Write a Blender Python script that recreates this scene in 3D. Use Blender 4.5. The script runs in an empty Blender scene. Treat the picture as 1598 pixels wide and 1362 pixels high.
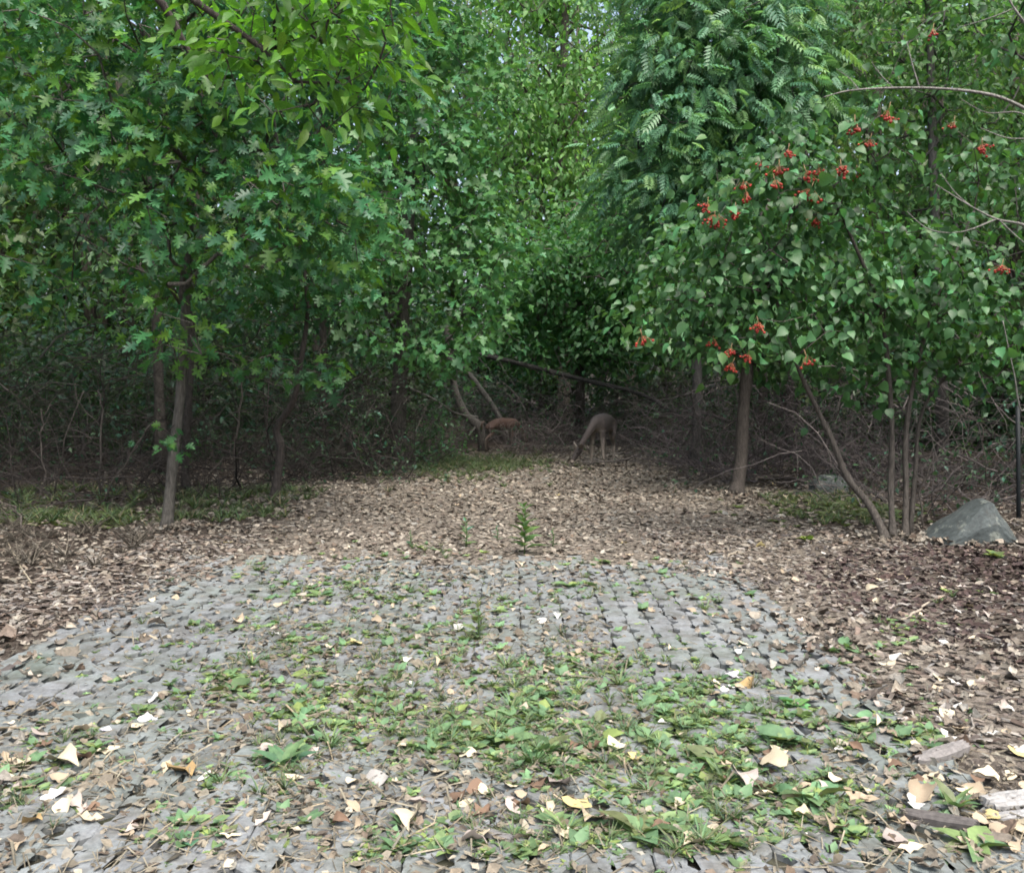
import bpy, bmesh, math, random
import numpy as np
from mathutils import Vector, Matrix, noise as mnoise

rng = np.random.default_rng(11)
random.seed(5)
SC = bpy.context.scene
COL = SC.collection
V = np.array

# ------------------------------------------------------------------ camera
F, CX, CY, CAMH, HOR = 1500.0, 799.0, 681.0, 1.6, 580.0
PITCH = math.atan((CY - HOR) / F)
cam_d = bpy.data.cameras.new('camera')
cam = bpy.data.objects.new('camera', cam_d)
COL.objects.link(cam)
cam_d.sensor_fit = 'HORIZONTAL'
cam_d.sensor_width = 36.0
cam_d.lens = F / 1598.0 * 36.0
cam_d.clip_end = 2000.0
cam.location = (0, 0, CAMH)
cam.rotation_euler = (math.pi / 2 - PITCH, 0, 0)
SC.camera = cam

# ------------------------------------------------------------------ sky, sun, exposure
world = bpy.data.worlds.new('World')
SC.world = world
world.use_nodes = True
wn = world.node_tree
wn.nodes.clear()
sky = wn.nodes.new('ShaderNodeTexSky')
sky.sky_type = 'NISHITA'
sky.sun_disc = False
sky.sun_elevation = math.radians(62)
sky.sun_rotation = math.radians(155)
sky.air_density = 1.0
sky.dust_density = 6.0
sky.ozone_density = 1.0
hs = wn.nodes.new('ShaderNodeHueSaturation')
hs.inputs['Saturation'].default_value = 0.85
bgn = wn.nodes.new('ShaderNodeBackground')
bgn.inputs['Strength'].default_value = 0.15
wo = wn.nodes.new('ShaderNodeOutputWorld')
wn.links.new(sky.outputs[0], hs.inputs['Color'])
wn.links.new(hs.outputs[0], bgn.inputs['Color'])
wn.links.new(bgn.outputs[0], wo.inputs['Surface'])

sun_d = bpy.data.lights.new('sun', 'SUN')
sun_d.energy = 1.5
sun_d.angle = math.radians(50)
sun_d.color = (1.0, 0.985, 0.96)
sun = bpy.data.objects.new('sun', sun_d)
COL.objects.link(sun)
az = math.radians(155)          # clockwise from +Y : soft light from behind the camera, over its right shoulder
el = math.radians(62)
to_sun = Vector((math.sin(az) * math.cos(el), math.cos(az) * math.cos(el), math.sin(el)))
sun.rotation_euler = to_sun.to_track_quat('Z', 'Y').to_euler()
sun.location = (0, -5, 20)

SC.view_settings.view_transform = 'Standard'
SC.view_settings.look = 'None'
SC.view_settings.gamma = 1.0
SC.view_settings.exposure = 1.5
SC.cycles.use_denoising = True
SC.cycles.filter_width = 1.8
SC.cycles.volume_bounces = 0
SC.cycles.max_bounces = 6
SC.cycles.diffuse_bounces = 4
SC.cycles.glossy_bounces = 2
SC.cycles.transmission_bounces = 4
SC.cycles.transparent_max_bounces = 4

# ------------------------------------------------------------------ pixel <-> place
cp, sp = math.cos(PITCH), math.sin(PITCH)


def pix(px, py, D):
    """the place that the photograph shows at (px, py), D metres ahead"""
    a, b = (px - CX) / F, (CY - py) / F
    dy, dz = cp + b * sp, -sp + b * cp
    k = D / dy
    return V([a * k, D, CAMH + dz * k])


def grd(px, py, z=0.0):
    a, b = (px - CX) / F, (CY - py) / F
    dy, dz = cp + b * sp, -sp + b * cp
    k = (z - CAMH) / dz
    return V([a * k, dy * k, z])


def project(P):
    P = np.asarray(P, float)
    y, z = P[:, 1], P[:, 2] - CAMH
    d = y * cp - z * sp
    up = y * sp + z * cp
    d = np.where(d < 0.05, 0.05, d)
    return CX + F * P[:, 0] / d, CY - F * up / d, d


PX0, PX1, PY0, PY1 = -2.72, 1.80, 2.4, 7.5


def ground_z(x, y):
    x = np.asarray(x, float)
    y = np.asarray(y, float)
    off = np.clip((np.abs(x + 0.35) - 2.9) / 3.0, 0, 1)
    far = np.clip((y - 12.0) / 8.0, 0, 1)
    bump = 0.05 * np.sin(x * 1.3 + 0.7 * y) * np.cos(y * 0.9 - 0.4 * x) + 0.03 * np.sin(2.7 * x - 1.9 * y)
    edge = np.maximum.reduce([PX0 - x, x - PX1, y - PY1])
    rim = .052 * np.clip((edge + .12) / .14, 0, 1)
    return rim + off * (0.07 + bump) + far * 0.04 * np.sin(1.1 * x + y)


# ------------------------------------------------------------------ helpers for objects
def tag(o, label=None, cat=None, group=None, kind=None):
    if label: o['label'] = label
    if cat: o['category'] = cat
    if group: o['group'] = group
    if kind: o['kind'] = kind
    return o


def empty(name, loc, label, cat, group=None):
    o = bpy.data.objects.new(name, None)
    COL.objects.link(o)
    o.location = tuple(float(c) for c in loc)
    o.empty_display_size = 0.1
    return tag(o, label, cat, group)


def link(name, me, parent=None, world_space=True):
    o = bpy.data.objects.new(name, me)
    COL.objects.link(o)
    if parent is not None:
        o.parent = parent
        if world_space:
            o.matrix_parent_inverse = Matrix.Translation(-Vector(parent.location))
    return o


class Geo:
    """collects vertices and faces (with a colour for each face) for ONE mesh"""

    def __init__(self):
        self.v, self.l, self.s, self.c, self.n = [], [], [], [], 0

    def add(self, v, loops, sizes, col):
        v = np.asarray(v, np.float32).reshape(-1, 3)
        loops = np.asarray(loops, np.int64).ravel()
        sizes = np.asarray(sizes, np.int64).ravel()
        col = np.asarray(col, np.float32)
        if col.ndim == 1:
            col = np.tile(col[:3], (len(sizes), 1))
        self.v.append(v)
        self.l.append(loops + self.n)
        self.s.append(sizes)
        self.c.append(col)
        self.n += len(v)

    def mesh(self, name, mat, smooth=True):
        me = bpy.data.meshes.new(name)
        v = np.concatenate(self.v)
        l = np.concatenate(self.l)
        s = np.concatenate(self.s)
        c = np.concatenate(self.c)
        me.vertices.add(len(v))
        me.vertices.foreach_set('co', v.ravel())
        me.loops.add(len(l))
        me.loops.foreach_set('vertex_index', l.astype(np.int32))
        me.polygons.add(len(s))
        st = np.concatenate([[0], np.cumsum(s)[:-1]])
        me.polygons.foreach_set('loop_start', st.astype(np.int32))
        me.polygons.foreach_set('loop_total', s.astype(np.int32))
        me.polygons.foreach_set('use_smooth', np.full(len(s), smooth))
        me.update(calc_edges=True)
        a = me.attributes.new('tint', 'FLOAT_COLOR', 'FACE')
        rgba = np.concatenate([c, np.ones((len(c), 1), np.float32)], 1)
        a.data.foreach_set('color', rgba.astype(np.float32).ravel())
        me.materials.append(mat)
        return me

    def build(self, name, mat, parent=None, smooth=True):
        return link(name, self.mesh(name, mat, smooth), parent)


def unit(a):
    return a / np.maximum(np.linalg.norm(a, axis=-1, keepdims=True), 1e-9)


def tube(g, P, R, sides, col, cap=True):
    P = np.asarray(P, float)
    m = len(P)
    R = np.broadcast_to(np.asarray(R, float), (m,))
    T = np.zeros_like(P)
    T[1:-1] = P[2:] - P[:-2]
    T[0] = P[1] - P[0]
    T[-1] = P[-1] - P[-2]
    T = unit(T)
    ref = V([0.31, 0.9, 0.23]) if abs(T[0][2]) > 0.8 else V([0.1, 0.2, 1.0])
    A = unit(np.cross(T, ref))
    B = np.cross(T, A)
    an = np.arange(sides) / sides * 2 * np.pi
    ring = P[:, None, :] + R[:, None, None] * (np.cos(an)[None, :, None] * A[:, None, :] + np.sin(an)[None, :, None] * B[:, None, :])
    v = ring.reshape(-1, 3)
    i = np.arange(m - 1)[:, None] * sides
    j = np.arange(sides)[None, :]
    k = (j + 1) % sides
    q = np.stack([i + j, i + k, i + sides + k, i + sides + j], -1).reshape(-1)
    loops = [q]
    sizes = [np.full((m - 1) * sides, 4)]
    if cap:
        loops.append(np.arange(sides)[::-1])
        loops.append((m - 1) * sides + np.arange(sides))
        sizes.append(V([sides, sides]))
    g.add(v, np.concatenate(loops), np.concatenate(sizes), col)


def scatter(g, T, O, X, Y, Z, S, C):
    """copies of template T=(verts, loops, sizes) at frames, joined into g"""
    tv, tl, ts = T
    n, k = len(O), len(tv)
    if n == 0:
        return
    S = np.asarray(S, float)
    if S.ndim == 1:
        S = np.repeat(S[:, None], 3, 1)
    loc = tv[None] * S[:, None, :]
    W = O[:, None] + loc[..., :1] * X[:, None] + loc[..., 1:2] * Y[:, None] + loc[..., 2:] * Z[:, None]
    L = (tl[None] + (np.arange(n) * k)[:, None]).ravel()
    g.add(W.reshape(-1, 3), L, np.tile(ts, n), np.repeat(C, len(ts), 0))


# ------------------------------------------------------------------ leaf shapes: petiole at the origin, tip at (0, 1)
def template(half, stalk=0.0, fold=0.25, droop=0.25, wave=0.0):
    """half: polygons of the right half, (x, y) points; mirrored to the left"""
    key, vs, lo, sz = {}, [], [], []

    def vid(x, y):
        k = (round(x, 4), round(y, 4))
        if k not in key:
            key[k] = len(vs)
            z = fold * abs(x) - droop * y * y + wave * math.sin(9 * y + 3 * x) * abs(x)
            vs.append((x, y, z))
        return key[k]
    for poly in half:
        a = [vid(x, y) for x, y in poly]
        b = [vid(-x, y) for x, y in poly][::-1]
        for f in (a, b):
            f2 = [f[i] for i in range(len(f)) if f[i] != f[i - 1]]
            lo += f2
            sz.append(len(f2))
    if stalk:
        y0 = min(v[1] for v in vs)
        n = len(vs)
        vs += [(-0.012, y0 - stalk, 0.0), (0.012, y0 - stalk, 0.0), (0.008, y0 + 0.02, 0), (-0.008, y0 + 0.02, 0)]
        lo += [n, n + 1, n + 2, n + 3]
        sz.append(4)
        vs = [(x, y - (y0 - stalk), z) for x, y, z in vs]
    return V(vs, float), V(lo), V(sz)


OAK = template([
    [(0, .16), (.27, .17), (.30, .22), (.08, .33), (0, .34)],
    [(0, .34), (.08, .33), (.40, .40), (.44, .50), (.36, .53), (.09, .53), (0, .54)],
    [(0, .54), (.09, .53), (.27, .68), (.30, .80), (.07, .72), (0, .73)],
    [(0, .73), (.07, .72), (.12, .88), (0, 1.0)]], stalk=.16, fold=.2, droop=.22, wave=.12)
MAPLE = template([
    [(0, .1), (.26, .03), (.20, .2), (.50, .36), (.42, .50), (.17, .5), (0, .48)],
    [(0, .48), (.17, .5), (.22, .74), (0, 1.0)]], stalk=.2, fold=.18, droop=.25, wave=.1)
OVATE = template([
    [(0, 0), (.22, .16), (.30, .38), (0, .36)],
    [(0, .36), (.30, .38), (.20, .68), (0, .7)],
    [(0, .7), (.20, .68), (0, 1.0)]], stalk=.1, fold=.28, droop=.35)
ROUND = template([
    [(0, 0), (.26, .04), (.42, .30), (0, .36)],
    [(0, .36), (.42, .30), (.32, .62), (0, .7)],
    [(0, .7), (.32, .62), (.06, .9), (0, 1.0)]], stalk=.12, fold=.22, droop=.4, wave=.1)
POINTED = template([
    [(0, 0), (.15, .16), (.20, .38), (0, .4)],
    [(0, .4), (.20, .38), (.12, .68), (0, .7)],
    [(0, .7), (.12, .68), (0, 1.0)]], stalk=.06, fold=.35, droop=.3)
SMALL = template([
    [(0, 0), (.27, .32), (0, .5)],
    [(0, .5), (.27, .32), (.16, .7), (0, 1.0)]], fold=.25, droop=.3)
TINY = template([[(0, 0), (.27, .4), (0, 1.0)]], fold=.3, droop=.2)
BLADE = template([[(0, 0), (.035, .02), (.03, .45), (0, .5)], [(0, .5), (.03, .45), (0, 1.0)]], fold=.6, droop=.45)


def compound(pairs=6):
    lv, ll, ls = template([[(0, 0), (.19, .36), (0, 1.0)]], fold=.3, droop=.3)
    vs, lo, sz = [], [], []
    n = 0

    def put(base, ang, s, roll):
        nonlocal n
        ca, sa = math.cos(ang), math.sin(ang)
        for x, y, z in lv:
            X, Y, Z = x * s * 1.15, y * s, z * s + abs(y) * s * roll
            vs.append((base[0] + X * ca + Y * sa, base[1] - X * sa + Y * ca, base[2] + Z))
        lo.extend((ll + n).tolist())
        sz.extend(ls.tolist())
        n += len(lv)
    for i in range(pairs):
        y = .18 + .72 * i / (pairs - 1)
        z = -.3 * y * y
        s = .34 * (1 - .35 * abs(i / (pairs - 1) - .4))
        put((0, y, z), 1.15 - .35 * i / pairs, s, -.15)
        put((0, y + .03, z), -1.15 + .35 * i / pairs, s, -.15)
    put((0, .93, -.27), 0, .28, -.1)
    for a, b in ((0, .3), (.3, .6), (.6, .95)):
        m = len(vs)
        vs.extend([(-.006, a, -.3 * a * a), (.006, a, -.3 * a * a), (.006, b, -.3 * b * b), (-.006, b, -.3 * b * b)])
        lo.extend([m, m + 1, m + 2, m + 3])
        sz.append(4)
        n += 4
    return V(vs, float), V(lo), V(sz)


COMPOUND = compound()


# ------------------------------------------------------------------ materials
def nodes(name):
    m = bpy.data.materials.new(name)
    m.use_nodes = True
    nt = m.node_tree
    return m, nt, nt.nodes['Principled BSDF'], nt.nodes['Material Output']


def n_noise(nt, scale, detail=4, rough=.6, coord='Object', vec=None):
    t = nt.nodes.new('ShaderNodeTexNoise')
    t.inputs['Scale'].default_value = scale
    t.inputs['Detail'].default_value = detail
    t.inputs['Roughness'].default_value = rough
    if vec is None:
        c = nt.nodes.new('ShaderNodeTexCoord')
        nt.links.new(c.outputs[coord], t.inputs['Vector'])
    else:
        nt.links.new(vec, t.inputs['Vector'])
    return t


def n_ramp(nt, fac, stops):
    r = nt.nodes.new('ShaderNodeValToRGB')
    els = r.color_ramp.elements
    while len(els) < len(stops):
        els.new(0.5)
    for e, (p, c) in zip(els, stops):
        e.position = p
        e.color = (*c, 1) if len(c) == 3 else c
    nt.links.new(fac, r.inputs[0])
    return r


def n_mix(nt, a, b, fac, mode='MIX'):
    m = nt.nodes.new('ShaderNodeMix')
    m.data_type = 'RGBA'
    m.blend_type = mode
    for sock, val in ((m.inputs[0], fac), (m.inputs[6], a), (m.inputs[7], b)):
        if hasattr(val, 'links') or hasattr(val, 'is_output'):
            nt.links.new(val, sock)
        else:
            sock.default_value = val if not isinstance(val, tuple) else (*val, 1)
    return m.outputs[2]


def tint_of(nt):
    a = nt.nodes.new('ShaderNodeAttribute')
    a.attribute_name = 'tint'
    return a.outputs['Color']


def mat_leaf(name, rough=.42, trans=.3, spec=.5, tgain=(1.5, 1.5, .7)):
    m, nt, p, out = nodes(name)
    t = tint_of(nt)
    nz = n_noise(nt, 23, 2)
    r = n_ramp(nt, nz.outputs[0], [(.3, (.72, .72, .72)), (.7, (1.22, 1.2, 1.15))])
    c = n_mix(nt, t, r.outputs[0], 1.0, 'MULTIPLY')
    nt.links.new(c, p.inputs['Base Color'])
    p.inputs['Roughness'].default_value = rough
    p.inputs['Specular IOR Level'].default_value = spec
    tr = nt.nodes.new('ShaderNodeBsdfTranslucent')
    tc = n_mix(nt, c, tgain, 1.0, 'MULTIPLY')
    nt.links.new(tc, tr.inputs['Color'])
    mx = nt.nodes.new('ShaderNodeMixShader')
    mx.inputs[0].default_value = trans
    nt.links.new(p.outputs[0], mx.inputs[1])
    nt.links.new(tr.outputs[0], mx.inputs[2])
    nt.links.new(mx.outputs[0], out.inputs['Surface'])
    return m


def mat_tint(name, rough=.85, scale=18, lo=.6, hi=1.35, bump=.0, stretch=None):
    m, nt, p, out = nodes(name)
    t = tint_of(nt)
    vec = None
    if stretch:
        c = nt.nodes.new('ShaderNodeTexCoord')
        mp = nt.nodes.new('ShaderNodeMapping')
        mp.inputs['Scale'].default_value = stretch
        nt.links.new(c.outputs['Object'], mp.inputs['Vector'])
        vec = mp.outputs[0]
    nz = n_noise(nt, scale, 5, .65, vec=vec)
    r = n_ramp(nt, nz.outputs[0], [(.28, (lo,) * 3), (.72, (hi,) * 3)])
    c = n_mix(nt, t, r.outputs[0], 1.0, 'MULTIPLY')
    nt.links.new(c, p.inputs['Base Color'])
    p.inputs['Roughness'].default_value = rough
    p.inputs['Specular IOR Level'].default_value = .25
    if bump:
        b = nt.nodes.new('ShaderNodeBump')
        b.inputs['Strength'].default_value = bump
        b.inputs['Distance'].default_value = .02
        nt.links.new(nz.outputs[0], b.inputs['Height'])
        nt.links.new(b.outputs[0], p.inputs['Normal'])
    return m


M_LEAF = mat_leaf('leaf_green', .42, .34, .36)
M_LEAF_BRIGHT = mat_leaf('leaf_bright_green', .45, .5, .4, (1.4, 1.6, .6))
M_LEAF_FAR = mat_leaf('leaf_far', .5, .45, .4, (1.5, 1.6, .8))
M_WEED = mat_leaf('weed_green', .55, .25, .3)
M_BARK = mat_tint('bark', .9, 16, .35, 1.6, 1.0, (4, 4, .7))
M_TWIG = mat_tint('twig', .9, 30, .6, 1.35)
M_LITTER = mat_tint('dry_leaf', .8, 60, .72, 1.25)
M_CHIP = mat_tint('wood_chip', .9, 40, .6, 1.3)
M_BERRY = mat_tint('berry_red', .35, 40, .8, 1.2)

# ground: soil and rotted leaves
M_GROUND, nt, p, out = nodes('woodland_floor')
n1 = n_noise(nt, 1.1, 6, .6)
n2 = n_noise(nt, 26, 6, .7)
vo = nt.nodes.new('ShaderNodeTexVoronoi')
vo.inputs['Scale'].default_value = 19
vo.inputs['Randomness'].default_value = 1
cc = nt.nodes.new('ShaderNodeTexCoord')
nt.links.new(cc.outputs['Object'], vo.inputs['Vector'])
ra = n_ramp(nt, n2.outputs[0], [(.25, (.016, .012, .010)), (.55, (.036, .028, .022)), (.8, (.07, .056, .044))])
rb = n_ramp(nt, vo.outputs['Color'], [(.1, (.02, .016, .013)), (.6, (.046, .035, .028)), (.95, (.09, .075, .06))])
rc = n_ramp(nt, n1.outputs[0], [(.38, (0, 0, 0)), (.62, (1, 1, 1))])
# the clearing is carpeted with leaves, the wood beside it is bare humus
sx = nt.nodes.new('ShaderNodeSeparateXYZ')
nt.links.new(cc.outputs['Object'], sx.inputs[0])
vo2 = nt.nodes.new('ShaderNodeTexVoronoi')
vo2.inputs['Scale'].default_value = 34
nt.links.new(cc.outputs['Object'], vo2.inputs['Vector'])
rl = n_ramp(nt, vo2.outputs['Color'], [(.1, (.055, .046, .038)), (.5, (.12, .103, .084)), (.9, (.20, .176, .145))])
def mth(op, a, b):
    m_ = nt.nodes.new('ShaderNodeMath')
    m_.operation = op
    for k_, v_ in enumerate((a, b)):
        if hasattr(v_, 'links'):
            nt.links.new(v_, m_.inputs[k_])
        else:
            m_.inputs[k_].default_value = v_
    return m_.outputs[0]
dx = mth('ABSOLUTE', mth('ADD', sx.outputs[0], -.3), 0)
dx = mth('ADD', dx, mth('MULTIPLY', n1.outputs[0], 1.5))
msk = n_ramp(nt, mth('DIVIDE', dx, 8.0), [(.36, (1, 1, 1)), (.50, (0, 0, 0))])
fy = n_ramp(nt, mth('DIVIDE', sx.outputs[1], 40.0), [(.42, (1, 1, 1)), (.49, (0, 0, 0))])
hum = n_mix(nt, ra.outputs[0], rb.outputs[0], rc.outputs[0])
mk = mth('MULTIPLY', msk.outputs[0], fy.outputs[0])
nt.links.new(n_mix(nt, hum, rl.outputs[0], mk), p.inputs['Base Color'])
p.inputs['Roughness'].default_value = .95
p.inputs['Specular IOR Level'].default_value = .15
bp = nt.nodes.new('ShaderNodeBump')
bp.inputs['Strength'].default_value = .8
bp.inputs['Distance'].default_value = .03
nt.links.new(n2.outputs[0], bp.inputs['Height'])
nt.links.new(bp.outputs[0], p.inputs['Normal'])

# bed of the paving
M_BED, nt, p, out = nodes('paving_bed_soil')
n2 = n_noise(nt, 30, 6, .7)
n3 = n_noise(nt, 2.2, 3, .6)
ra = n_ramp(nt, n2.outputs[0], [(.3, (.016, .014, .010)), (.6, (.042, .036, .026)), (.85, (.09, .077, .056))])
rg = n_ramp(nt, n3.outputs[0], [(.4, (1, 1, 1)), (.65, (.75, .95, .55))])
nt.links.new(n_mix(nt, ra.outputs[0], rg.outputs[0], 1.0, 'MULTIPLY'), p.inputs['Base Color'])
p.inputs['Roughness'].default_value = .95
bp = nt.nodes.new('ShaderNodeBump')
bp.inputs['Strength'].default_value = .7
bp.inputs['Distance'].default_value = .02
nt.links.new(n2.outputs[0], bp.inputs['Height'])
nt.links.new(bp.outputs[0], p.inputs['Normal'])

# concrete of the paving, weathered, world-space stains so that no two pavers match
M_PAVER, nt, p, out = nodes('weathered_concrete')
gm = nt.nodes.new('ShaderNodeNewGeometry')
n1 = n_noise(nt, 1.7, 4, .6, vec=gm.outputs['Position'])
n2 = n_noise(nt, 55, 5, .7, vec=gm.outputs['Position'])
n3 = n_noise(nt, 9, 4, .6, vec=gm.outputs['Position'])
oi = nt.nodes.new('ShaderNodeObjectInfo')
base = n_ramp(nt, n2.outputs[0], [(.25, (.108, .117, .122)), (.55, (.167, .178, .183)), (.8, (.238, .249, .252))])
moss = n_ramp(nt, n1.outputs[0], [(.42, (1, 1, 1)), (.7, (.80, .90, .78))])
dirt = n_ramp(nt, n3.outputs[0], [(.38, (.60, .555, .50)), (.58, (1, 1, 1))])
rnd = n_ramp(nt, oi.outputs['Random'], [(0, (.86, .86, .86)), (1, (1.08, 1.08, 1.08))])
c = n_mix(nt, base.outputs[0], moss.outputs[0], 1.0, 'MULTIPLY')
c = n_mix(nt, c, dirt.outputs[0], .85, 'MULTIPLY')
c = n_mix(nt, c, rnd.outputs[0], 1.0, 'MULTIPLY')
nt.links.new(c, p.inputs['Base Color'])
p.inputs['Roughness'].default_value = .88
p.inputs['Specular IOR Level'].default_value = .3
bp = nt.nodes.new('ShaderNodeBump')
bp.inputs['Strength'].default_value = .35
bp.inputs['Distance'].default_value = .006
nt.links.new(n2.outputs[0], bp.inputs['Height'])
nt.links.new(bp.outputs[0], p.inputs['Normal'])

# boulder stone
M_STONE, nt, p, out = nodes('blue_grey_stone')
n1 = n_noise(nt, 3.5, 6, .65)
n2 = n_noise(nt, 30, 5, .7)
ra = n_ramp(nt, n1.outputs[0], [(.3, (.026, .034, .034)), (.55, (.046, .057, .056)), (.75, (.078, .091, .086))])
rb = n_ramp(nt, n2.outputs[0], [(.3, (.55, .55, .55)), (.7, (1.35, 1.35, 1.35))])
st = n_mix(nt, ra.outputs[0], rb.outputs[0], 1.0, 'MULTIPLY')
n4 = n_noise(nt, 9, 6, .75)
li = n_ramp(nt, n4.outputs[0], [(.56, (0, 0, 0)), (.64, (1, 1, 1))])
st = n_mix(nt, st, (.13, .145, .125), li.outputs[0])
n5 = n_noise(nt, 5, 5, .7)
di = n_ramp(nt, n5.outputs[0], [(.55, (0, 0, 0)), (.70, (.8, .8, .8))])
st = n_mix(nt, st, (.035, .032, .026), di.outputs[0])
nt.links.new(st, p.inputs['Base Color'])
p.inputs['Roughness'].default_value = .85
bp = nt.nodes.new('ShaderNodeBump')
bp.inputs['Strength'].default_value = .5
bp.inputs['Distance'].default_value = .02
nt.links.new(n1.outputs[0], bp.inputs['Height'])
nt.links.new(bp.outputs[0], p.inputs['Normal'])

# deer coat: the tint attribute carries the animal's own markings
M_COAT, nt, p, out = nodes('deer_coat')
t = tint_of(nt)
nz = n_noise(nt, 45, 4, .7)
r = n_ramp(nt, nz.outputs[0], [(.3, (.7, .7, .7)), (.7, (1.25, 1.25, 1.25))])
nt.links.new(n_mix(nt, t, r.outputs[0], 1.0, 'MULTIPLY'), p.inputs['Base Color'])
p.inputs['Roughness'].default_value = .8
M_EYE = mat_tint('deer_eye', .15, 10, 1, 1)
M_STEEL = mat_tint('dark_painted_steel', .6, 25, .6, 1.3)

# ------------------------------------------------------------------ ground
def axis(dense_lo, dense_hi, step, reach):
    a = np.arange(dense_lo, dense_hi + 1e-6, step)
    o = step * 1.6 ** np.arange(1, 40)
    o = np.cumsum(o)
    o = o[o < reach]
    return np.concatenate([dense_lo - o[::-1], a, dense_hi + o])


gx, gy = axis(-12, 12, .16, 600), axis(-2, 26, .16, 600)
GX, GY = np.meshgrid(gx, gy)
GZ = ground_z(GX, GY)
nx, ny = len(gx), len(gy)
i, j = np.meshgrid(np.arange(nx - 1), np.arange(ny - 1))
a = (j * nx + i).ravel()
g = Geo()
g.add(np.stack([GX, GY, GZ], -1).reshape(-1, 3), np.stack([a, a + 1, a + 1 + nx, a + nx], -1).ravel(), np.full(len(a), 4), V([.1, .08, .06]))
tag(g.build('ground', M_GROUND), 'brown woodland floor of soil and rotted leaves', kind='structure')

# paving: bed and zigzag pavers
g = Geo()
bx, by = np.arange(PX0 - .05, PX1 + .06, .15), np.arange(1.2, PY1 + .05, .15)
BX, BY = np.meshgrid(bx, by)
i, j = np.meshgrid(np.arange(len(bx) - 1), np.arange(len(by) - 1))
a = (j * len(bx) + i).ravel()
g.add(np.stack([BX, BY, np.full_like(BX, .030)], -1).reshape(-1, 3), np.stack([a, a + 1, a + 1 + len(bx), a + len(bx)], -1).ravel(), np.full(len(a), 4), V([.1, .09, .07]))
pavement = tag(g.build('pavement', M_BED), 'weedy grass-grid paving of grey concrete', kind='structure')

PITCHX, PER, NOTCH, NH = .132, .20, .057, .060


def paver_mesh(n, flip, var):
    """a zigzag strip, notched left and right in turn, top edges bevelled"""
    r = random.Random(var)
    w = PITCHX / 2 - .0016
    j = lambda s=.003: r.uniform(-s, s)
    left, right = [], []
    L = n * PER
    for k in range(n):
        y = k * PER
        la, ra = (.25, .75) if not flip else (.75, .25)
        for side, lst, ph, sg in (('l', left, la, -1), ('r', right, ra, 1)):
            cy = y + ph * PER
            lst += [(sg * (w + j(.001)), cy - NH + j()), (sg * (w - NOTCH + j()), cy - .006 + j()), (sg * (w - NOTCH + j()), cy + .006 + j()), (sg * (w + j(.001)), cy + NH + j())]
    outl = [(-w, .004)] + left + [(-w, L - .004), (w, L - .004)] + right[::-1] + [(w, .004)]
    pts = [Vector((x, y, 0)) for x, y in outl]
    n_ = len(pts)
    cen = []
    area = sum(pts[i].x * pts[(i + 1) % n_].y - pts[(i + 1) % n_].x * pts[i].y for i in range(n_))
    if area < 0:
        pts = pts[::-1]
    vs, fs = [], []
    top_in = []
    for i in range(n_):
        a, b, c = pts[i - 1], pts[i], pts[(i + 1) % n_]
        d1, d2 = (b - a).normalized(), (c - b).normalized()
        n1 = Vector((-d1.y, d1.x, 0))
        n2 = Vector((-d2.y, d2.x, 0))
        m = (n1 + n2)
        m = m / max(m.length_squared / 2, .35)
        top_in.append(b + m * .0055)
    H = .066
    for q in pts: vs.append((q.x, q.y, -.03))
    for q in pts: vs.append((q.x, q.y, H - .006 + j(.0012)))
    for q in top_in: vs.append((q.x, q.y, H + j(.001)))
    for i in range(n_):
        k = (i + 1) % n_
        fs.append((i, k, n_ + k, n_ + i))
        fs.append((n_ + i, n_ + k, 2 * n_ + k, 2 * n_ + i))
    fs.append(tuple(range(2 * n_, 3 * n_)))
    me = bpy.data.meshes.new('paver')
    me.from_pydata(vs, [], fs)
    me.materials.append(M_PAVER)
    return me


pv = {(f, v): paver_mesh(3, f, v * 2 + f) for f in (0, 1) for v in range(4)}
LEN = 3 * PER
cols = int((PX1 - PX0) / PITCHX)
plist = []
for c in range(cols):
    x = PX0 + (c + .5) * PITCHX
    y = PY0 - random.choice((0, 1, 2)) * PER
    while y < PY1 - .1:
        plist.append((x, y, c % 2))
        y += LEN
far = []
for k, (x, y, f) in enumerate(plist):
    if y < 1.7 or abs(x) > (y + LEN) * .56 + .9:
        continue
    o = link('paver', pv[(f, random.randrange(4))], pavement, False)
    o.location = (x, y, -.006 + random.uniform(-.0015, .0015) + .003 * math.sin(1.3 * x + y) * math.cos(2 * y))
    o.rotation_euler = (random.uniform(-.002, .002), random.uniform(-.008, .008), random.uniform(-.004, .004))

# ------------------------------------------------------------------ trees
TREES = []          # deferred: leaves become objects after the front-most ones are known


def blobs_sample(blobs, n, shell=.55):
    """points inside ellipsoids given as (px, py, D, rx, ry, rz); more towards the outside"""
    vol = V([b[3] * b[4] * b[5] for b in blobs]) ** .8
    pick = rng.choice(len(blobs), n, p=vol / vol.sum())
    d = unit(rng.normal(size=(n, 3)))
    r = rng.random(n) ** (1 / 3.)
    r = np.where(rng.random(n) < shell, .75 + .3 * rng.random(n), r)
    c = V([pix(b[0], b[1], b[2]) for b in blobs])[pick]
    rad = V([b[3:6] for b in blobs])[pick]
    return c + d * r[:, None] * rad, d


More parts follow.
